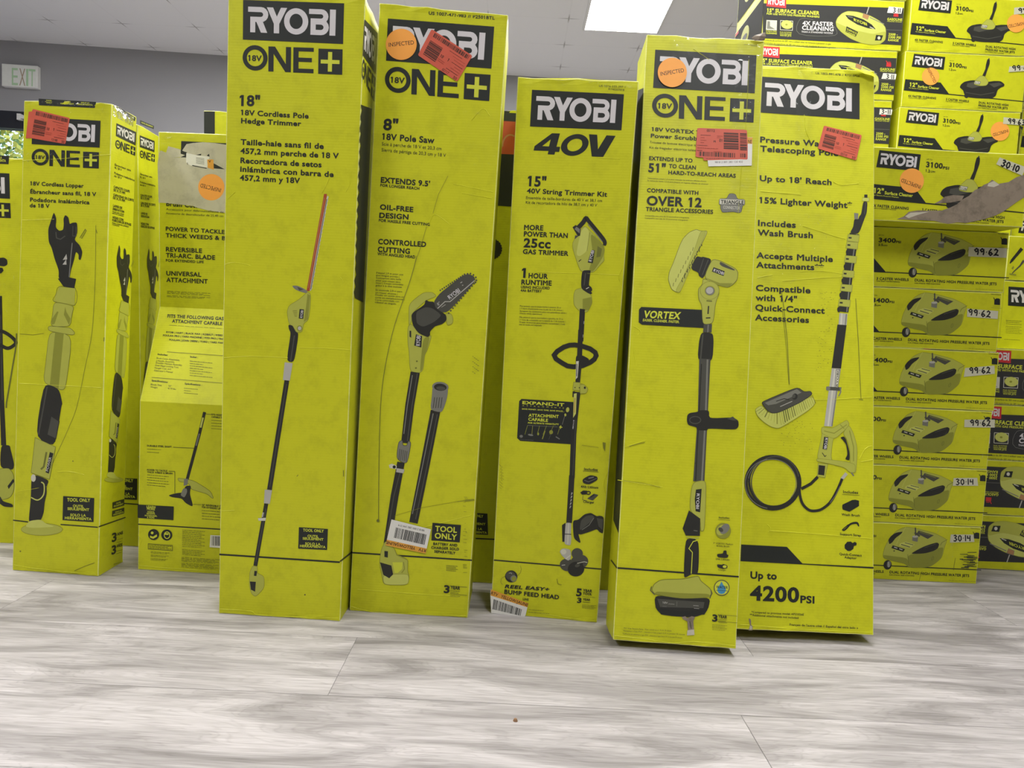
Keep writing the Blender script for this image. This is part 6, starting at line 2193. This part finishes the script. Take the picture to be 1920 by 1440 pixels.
a.new().lines([('4X FASTER CLEANING', 528, 1163, 862, 1192, 26, .03), ('THAN A STANDARD NOZZLE', 528, 1180, 748, 1197, 11, .01), ('3 CASTER WHEELS', 982, 1203, 1257, 1230, 26, .03), ('FOR EASY MANEUVERING', 980, 1221, 1185, 1238, 11, .01),
               ('DUAL ROTATING HIGH', 1375, 1242, 1730, 1276, 26, .03), ('PRESSURE WATER JETS', 1370, 1278, 1722, 1314, 26, .03), ('FOR STREAK FREE CLEANING', 1368, 1298, 1590, 1320, 11, .01)])
a.done('feature_text')
a.new()
a.line([(1500, 698), (1496, 722)], 12, 'tool_dark')
a.poly([(1480, 708), (1510, 712), (1506, 770), (1480, 840), (1450, 930), (1410, 926), (1455, 830), (1462, 775)], 'tool_black')
a.poly([(1145, 1050), (1165, 1010), (1205, 980), (1310, 960), (1480, 985), (1560, 972), (1640, 974), (1685, 1010), (1680, 1035), (1640, 1050), (1600, 1080), (1582, 1150), (1530, 1185), (1330, 1178), (1240, 1165), (1200, 1130), (1190, 1085)], 'tool_black')
a.poly([(1240, 1000), (1320, 985), (1420, 1030), (1300, 1060), (1230, 1040)], 'tool_dark').poly([(1500, 1010), (1620, 990), (1660, 1015), (1560, 1050)], 'tool_dark').line([(1220, 1110), (1400, 1140), (1560, 1110)], 8, 'tool_dark')
a.poly([(1330, 968), (1385, 915), (1412, 910), (1450, 917), (1495, 985), (1470, 1026), (1400, 1032), (1312, 1012)], 'tool_lime', 'tool_lime_shade', 4)
a.poly([(1318, 1005), (1335, 972), (1398, 982), (1385, 1015)], 'tool_pale', 'tool_dark', 4)
a.text('RYOBI', 1330, 1004, 1384, 1010, 20, 'ink', .01)
a.ell(1228, 1150, 26, 26, 'tool_black')
a.done('tool_picture')
a.new().poly([(1945, 848), (1990, 852), (1980, 880), (1972, 905), (1964, 880)], 'ink').line([(1968, 900), (1966, 930)], 6, 'ink').micro(1915, 930, 2000, 936, 9, 3, 12)
a.done('power_icon')
baseT = Vector(T.root.location)
T1 = copy_tree(T.root, baseT+Vector((.006, 0, TH)))
T1['label'] = '3100 PSI surface cleaner box in the top right corner, topmost of the back stack'
T3 = copy_tree(T.root, baseT+Vector((-.004, 0, -TH)))
T3['label'] = '3100 PSI surface cleaner box priced 99-63 with upside-down sticker, above the torn box'
FY = 1.89
T4 = copy_tree(T.root, Vector((1.236-TW/2, FY+TD/2, SH*6)))
T4['label'] = 'torn 3100 PSI surface cleaner box, brown board showing through its lower right, price 30-10'
T4['group'] = '3100 PSI surface cleaner boxes'
for r, y, v, c, rr, t0, t1, cap in ((T.root, BY, (1620, 0, 6.4), (797, 918), 104, (752, 828), (838, 1000), 34), (T1, BY, (1620, 0, 6.4), (1822, 282), 108, (1925, 262), (1728, 300), 36),
                                    (T3, BY, (1620, 180, 5.76), (1467, 382), 102, (1550, 360), (1386, 408), 32), (T4, FY, (1620, 180, 5.76), (514, 915), 131, (614, 968), (408, 890), 40)):
    a = art_on(r, y).view(*v)
    a.k = 150
    up = 'round orange INSPECTED sticker, upside down' if r is not T.root else 'round orange INSPECTED sticker, turned sideways'
    a.round_sticker(c[0], c[1], rr, t0, t1, cap, up)
for r, y, v, quad, fig, p0, p1, h, pen in ((T.root, BY, (1620, 0, 6.4), [(1742, 800), (1960, 785), (1965, 850), (1730, 868)], '99.62', (1775, 852), (2015, 838), 62, 13),
                                           (T1, BY, (1620, 0, 6.4), [(1800, 95), (2060, 70), (2060, 150), (1795, 178)], '99.63', (1850, 160), (2090, 140), 58, 13),
                                           (T3, BY, (1620, 180, 5.76), [(1505, 230), (1745, 258), (1742, 320), (1498, 302)], '99.63', (1548, 298), (1738, 318), 55, 12),
                                           (T4, FY, (1620, 180, 5.76), [(1462, 664), (1745, 770), (1705, 862), (1424, 738)], '30.10', (1468, 752), (1668, 828), 70, 16)):
    a = art_on(r, y).view(*v)
    a.k = 190
    a.price_tag(quad, fig, p0, p1, h, pen)
a = art_on(T4, FY).view(1620, 180, 5.76)
a.k = 170
a.new()
a.poly([(350, 1332), (430, 1300), (480, 1252), (580, 1236), (830, 1240), (930, 1205), (1000, 1170), (1060, 1118), (1130, 1080), (1190, 1020), (1250, 992), (1290, 962), (1340, 940), (1380, 905), (1420, 930), (1450, 950), (1560, 930), (1640, 880),
        (1735, 848), (1730, 1092), (1640, 1150), (1500, 1250), (1420, 1290), (1300, 1330), (1100, 1372), (1000, 1366), (900, 1382), (760, 1350), (600, 1342)], 'torn_brown')
a.poly([(755, 1165), (835, 1120), (870, 1088), (960, 1070), (1078, 1078), (1050, 1130), (930, 1152)], 'torn_brown')
a.poly([(440, 1300), (500, 1262), (700, 1250), (560, 1290), (480, 1320)], 'torn_paper').poly([(1340, 945), (1400, 918), (1460, 960), (1400, 985), (1330, 975)], 'torn_paper')
a.done('torn_patch', None, 'ragged brown patch where the printed liner is torn off')

# --- 15 inch surface cleaner boxes (black print)
FW, FH, FD = 0.452, 0.1575, 0.33
FX = on_depth(1689, 95, BY).x-FW
GRP15 = '15 inch surface cleaner boxes in the back stack'
Fb = Block('surface_cleaner_box', FX, BY, FH*10, FW, FH-.0006, FD, 'black-printed 15 inch surface cleaner box, uppermost one seen whole, price 3-11 at its corner', GRP15, 91)
a = Fb.front().view(1330, 0, 5.19)
a.new().poly([(520, 32), (1892, 80), (1868, 440), (520, 372)], 'charcoal')
p = a.done('print_panel', None, 'dark charcoal print panel')
a.word_a([(562, -38), (750, -28), (746, 80), (556, 60)], p, 'logo_red', 'letter_white')
a.new().lines([('15" SURFACE CLEANER', 560, 118, 1070, 147, 37, .035), ('FOR USE WITH GAS PRESSURE WASHERS', 558, 142, 1070, 174, 19, .02), ('GASOLINE', 1730, 198, 1876, 205, 24, .03), ('PRESSURE WASHER', 1730, 212, 1872, 220, 10, .01), ('2500 -', 1742, 345, 1832, 349, 23, .03),
               ('3300 PSI', 1740, 372, 1860, 379, 23, .03), ('RANGE', 1738, 400, 1840, 406, 23, .03), ('STREAK-FREE', 550, 308, 655, 313, 12, .01), ('CLEANING', 550, 330, 655, 335, 17, .02), ('DUAL ROTATING', 686, 318, 800, 323, 11, .01), ('HIGH PRESSURE', 686, 334, 798, 339, 11, .01), ('WATER JETS', 686, 352, 796, 357, 15, .02)], 'lime_ink')
a.lines([('4X FASTER', 905, 246, 1208, 258, 42, .04), ('CLEANING', 900, 290, 1208, 306, 42, .04), ('THAN A STANDARD NOZZLE', 895, 317, 1200, 331, 16, .02)], 'letter_white')
a.line([(1215, 255), (1220, 345), (875, 330), (882, 188), (1010, 192)], 2.5, 'tool_grey').line([(1720, 290), (1880, 297)], 2.5, 'tool_grey')
a.done('panel_lettering', p)
a.new().poly([(556, 195), (658, 200), (655, 297), (550, 290)], 'tool_pale').poly([(565, 205), (590, 207), (590, 255), (640, 285), (560, 282)], 'tool_grey').line([(692, 200), (812, 206), (808, 296), (690, 290)], 5, 'tool_pale', True)
a.ell(755, 240, 58, 42, 'tool_lime_light', 8).ell(750, 240, 12, 9, 'tool_lime_shade')
a.line([(1552, 68), (1530, 135)], 9, 'tool_silver')
a.poly([(1230, 215), (1245, 175), (1290, 130), (1345, 108), (1440, 115), (1560, 150), (1660, 205), (1712, 262), (1719, 310), (1712, 390), (1660, 430), (1580, 437), (1480, 420), (1370, 375), (1280, 310), (1238, 262)], 'tool_lime_light', 'tool_lime_shade', 4)
a.poly([(1230, 215), (1300, 250), (1440, 300), (1600, 335), (1718, 300), (1712, 390), (1660, 430), (1580, 437), (1480, 420), (1370, 375), (1280, 310), (1238, 262)], 'tool_lime')
a.poly([(1322, 146), (1400, 155), (1500, 190), (1580, 240), (1618, 285), (1540, 275), (1440, 240), (1350, 185)], 'ink')
a.text('RYOBI', 1408, 205, 1535, 252, 26, 'lime_ink', .02, shear=-.3)
a.line([(1345, 160), (1395, 172)], 7, 'tool_grey').line([(1560, 262), (1600, 280)], 7, 'tool_pale')
a.poly([(1335, 256), (1447, 312), (1422, 360), (1325, 312)], 'ink').poly([(1622, 340), (1690, 345), (1672, 395), (1610, 395)], 'ink').ell(1650, 370, 14, 16, 'tool_pale')
a.lines([('SURFACE', 1338, 292, 1432, 336, 18, .01), ('CLEANER', 1332, 318, 1420, 356, 18, .01)], 'lime_ink')
a.poly([(1497, 130), (1556, 150), (1540, 192), (1490, 170)], 'brass_ink', 'tool_grey', 3).line([(1560, 170), (1700, 235)], 8, 'tool_grey')
a.poly([(1795, 125), (1838, 128), (1838, 165), (1790, 162)], 'logo_red').line([(1790, 105), (1805, 130)], 7, 'logo_red').line([(1808, 118), (1835, 120)], 6, 'logo_red')
a.done('tool_picture', p)
a.new().lines([("Laveuse de surface de 381 mm à utiliser avec les laveuses à pression au gaz", 540, 396, 1182, 436, 16, .0), ('Limpiador de superficies de 381 mm para usar con lavadoras de presión a gasolina', 535, 426, 1228, 472, 16, .0)], 'ink_soft')
a.done('subtitle_text')
# its left end: the same print folded round, slanting stripes
sd = Art(Fb.root, (FX, BY, FH*10), (-1, 0, 0), (0.05, 0.05, 0, 1920))


def end_pt(t, v):
    """t 0..1 backwards along the end, v 0..1 upwards"""
    return Vector((FX-.0006, BY+FD*t, FH*10+FH*v))


bs = Build()
bs.add([end_pt(.02, .22), end_pt(.98, .22), end_pt(.98, .97), end_pt(.02, .97)], [(0, 1, 2, 3)], 'charcoal')
e1 = bs.out('end_panel', Fb.root, 'dark print panel on the box end')
bs = Build()
off = Vector((-.0006, 0, 0))
ov = [end_pt(.60+.15*math.cos(i*.3142), .62+.22*math.sin(i*.3142))+off for i in range(20)]
bs.add(ov, [tuple(range(20))], 'tool_lime')
ov = [end_pt(.60+.09*math.cos(i*.3142), .60+.07*math.sin(i*.3142))+off*2 for i in range(20)]
bs.add(ov, [tuple(range(20))], 'ink')
bs.add([p_+off for p_ in (end_pt(.85, .90), end_pt(.97, .90), end_pt(.97, .96), end_pt(.85, .96))], [(0, 1, 2, 3)], 'logo_red')
bs.out('tool_picture', e1)

baseF = Vector(Fb.root.location)
F0 = copy_tree(Fb.root, baseF+Vector((.004, 0, FH)))
F0['label'] = 'black-printed 15 inch surface cleaner box cut off by the top of the photo'
F2 = copy_tree(Fb.root, baseF+Vector((-.010, 0, -FH)))
F2['label'] = 'black-printed 15 inch surface cleaner box half hidden by the telescoping pole box top'
F3 = copy_tree(Fb.root, baseF+Vector((-.014, 0, -FH*2)))
F3['label'] = 'black-printed 15 inch surface cleaner box showing only its right end, price above GASOLINE'
for r, v, quad, p0, p1, h, fig, pen in ((Fb.root, (1330, 0, 5.19), [(1745, 65), (1880, 76), (1866, 136), (1728, 126)], (1782, 122), (1862, 128), 44, '3.11', 8),
                                        (F2, (1330, 0, 5.19), [(1690, 712), (1820, 722), (1810, 775), (1672, 768)], (1715, 765), (1800, 770), 42, '3.11', 8),
                                        (F3, (1620, 180, 5.76), [(170, 140), (305, 148), (295, 205), (162, 200)], (182, 192), (290, 196), 46, '3-11', 9)):
    a = art_on(r, BY).view(*v)
    a.k = 170
    a.price_tag(quad, fig, p0, p1, h, pen, 'paper')

# boxes below, hidden by what stands in front
hid = 'surface cleaner box at the rear of the stacks, hidden behind the boxes in front'
for k in range(0, 8):
    r = copy_tree(Fb.root, baseF+Vector((0, 0, -FH*(10-k))))
    r['label'] = hid
    r['group'] = 'surface cleaner boxes hidden in the back stack'
Block('cardboard_box', baseT.x-TW/2, BY, 0, TW-.004, .1565, TD, 'plain yellow box on the floor, hidden under the back stack', None, 97)
for k in range(9):
    r = copy_tree(T.root, Vector((baseT.x+TW+.014, baseT.y+.02, TH*k+.0004)))
    r['label'], r['group'] = hid, 'surface cleaner boxes hidden in the back stack'
for k in range(6):
    r = copy_tree(T.root, Vector((baseT.x, baseT.y, 0.157+TH*k+.0004)))
    r['label'], r['group'] = hid, 'surface cleaner boxes hidden in the back stack'
    for ch in list(r.children):
        if ch.name.split('.')[0] in ('inspected_sticker', 'price_tag'):
            for c2 in list(ch.children):
                bpy.data.objects.remove(c2)
            bpy.data.objects.remove(ch)
for o in list(bpy.data.objects):
    if o.parent is None and o.get('label') == hid:
        for ch in list(o.children):
            if ch.name.split('.')[0] in ('inspected_sticker', 'price_tag'):
                for c2 in list(ch.children):
                    bpy.data.objects.remove(c2)
                bpy.data.objects.remove(ch)

# --- right-hand stack: two upright, two upside down
RY_, RX = 2.12, 1.318
GRPR = '15 inch surface cleaner boxes in the right-hand stack'
for k, lab, dx in ((3, 'black-printed 15 inch surface cleaner box, topmost of the low right-hand stack', .0),
                   (2, 'black-printed 15 inch surface cleaner box, second down in the right-hand stack, upright', -.012)):
    r = copy_tree(Fb.root, Vector((RX+FW/2+dx, RY_+FD/2, FH*k)))
    r['label'], r['group'] = lab, GRPR
for k, lab, dx in ((1, 'upside-down black-printed 15 inch surface cleaner box, second from floor in right-hand stack', .02),
                   (0, 'upside-down black-printed 15 inch surface cleaner box on the floor at the right edge', .0)):
    r = copy_tree(Fb.root, Vector((RX+FW/2+dx, RY_+FD/2, FH*(k+1)-.0006)), (0, math.pi, 0))
    r['label'], r['group'] = lab, GRPR
for o in list(bpy.data.objects):
    if o.parent is None and o.get('group') == GRPR:
        for ch in list(o.children):
            if ch.name.split('.')[0] == 'price_tag':
                for c2 in list(ch.children):
                    bpy.data.objects.remove(c2)
                bpy.data.objects.remove(ch)

# two yellow boxes on top of the right-hand stack
zt = FH*4
K1 = Block('cardboard_box', 1.428, 2.255, zt, .34, .2005, .26, 'bright yellow box with white letters on a black panel at the right edge', None, 95)
a = K1.front().view(1620, 400, 5.54)
a.word_a([(1500, 760), (1960, 790), (1955, 990), (1495, 958)])
a.new().micro(1475, 1110, 1640, 1122, 12, 3, 18, mat='ink').micro(1470, 1172, 1640, 1184, 9, 5, 17).micro(1455, 1308, 1620, 1318, 10, mat='ink')
a.line([(1452, 770), (1405, 1325)], 2.5, 'tool_lime_shade')
a.done('fine_print')
K2 = Block('cardboard_box', 1.438, 2.255, zt+.202, .33, .130, .26, 'bright yellow box with printed tool handles, on the box with white letters, right edge', None, 96)
a = K2.front().view(1620, 400, 5.54)
a.new().line([(1640, 365), (1535, 490), (1515, 520)], [34, 26, 8], 'tool_black').line([(1660, 490), (1620, 545), (1560, 600), (1525, 640)], [26, 16, 10, 6], 'tool_dark').poly([(1530, 570), (1550, 545), (1560, 560), (1545, 585)], 'tool_lime_shade').line([(1510, 628), (1580, 640)], 14, 'tool_lime_shade')
a.done('tool_picture')

# crumb on the floor
cp = on_height(966, 1352, 0)
b = Build()
rn = random.Random(3)
rad = .0045
pts = [Vector((math.cos(i*1.05)*rad*(.8+.4*rn.random()), math.sin(i*1.05)*rad*(.7+.4*rn.random()), 0.0002)) for i in range(6)]
pts += [p_*.6+Vector((0, 0, .004)) for p_ in pts]
b.add([cp+p_ for p_ in pts], [(i, (i+1) % 6, 6+(i+1) % 6, 6+i) for i in range(6)]+[(6, 7, 8, 9, 10, 11), (5, 4, 3, 2, 1, 0)], 'crumb')
tag(b.out('crumb'), 'tiny brown crumb lying on the grey floor near the bottom middle', 'crumb')

COL.objects.unlink(_fo)
bpy.data.objects.remove(_fo)
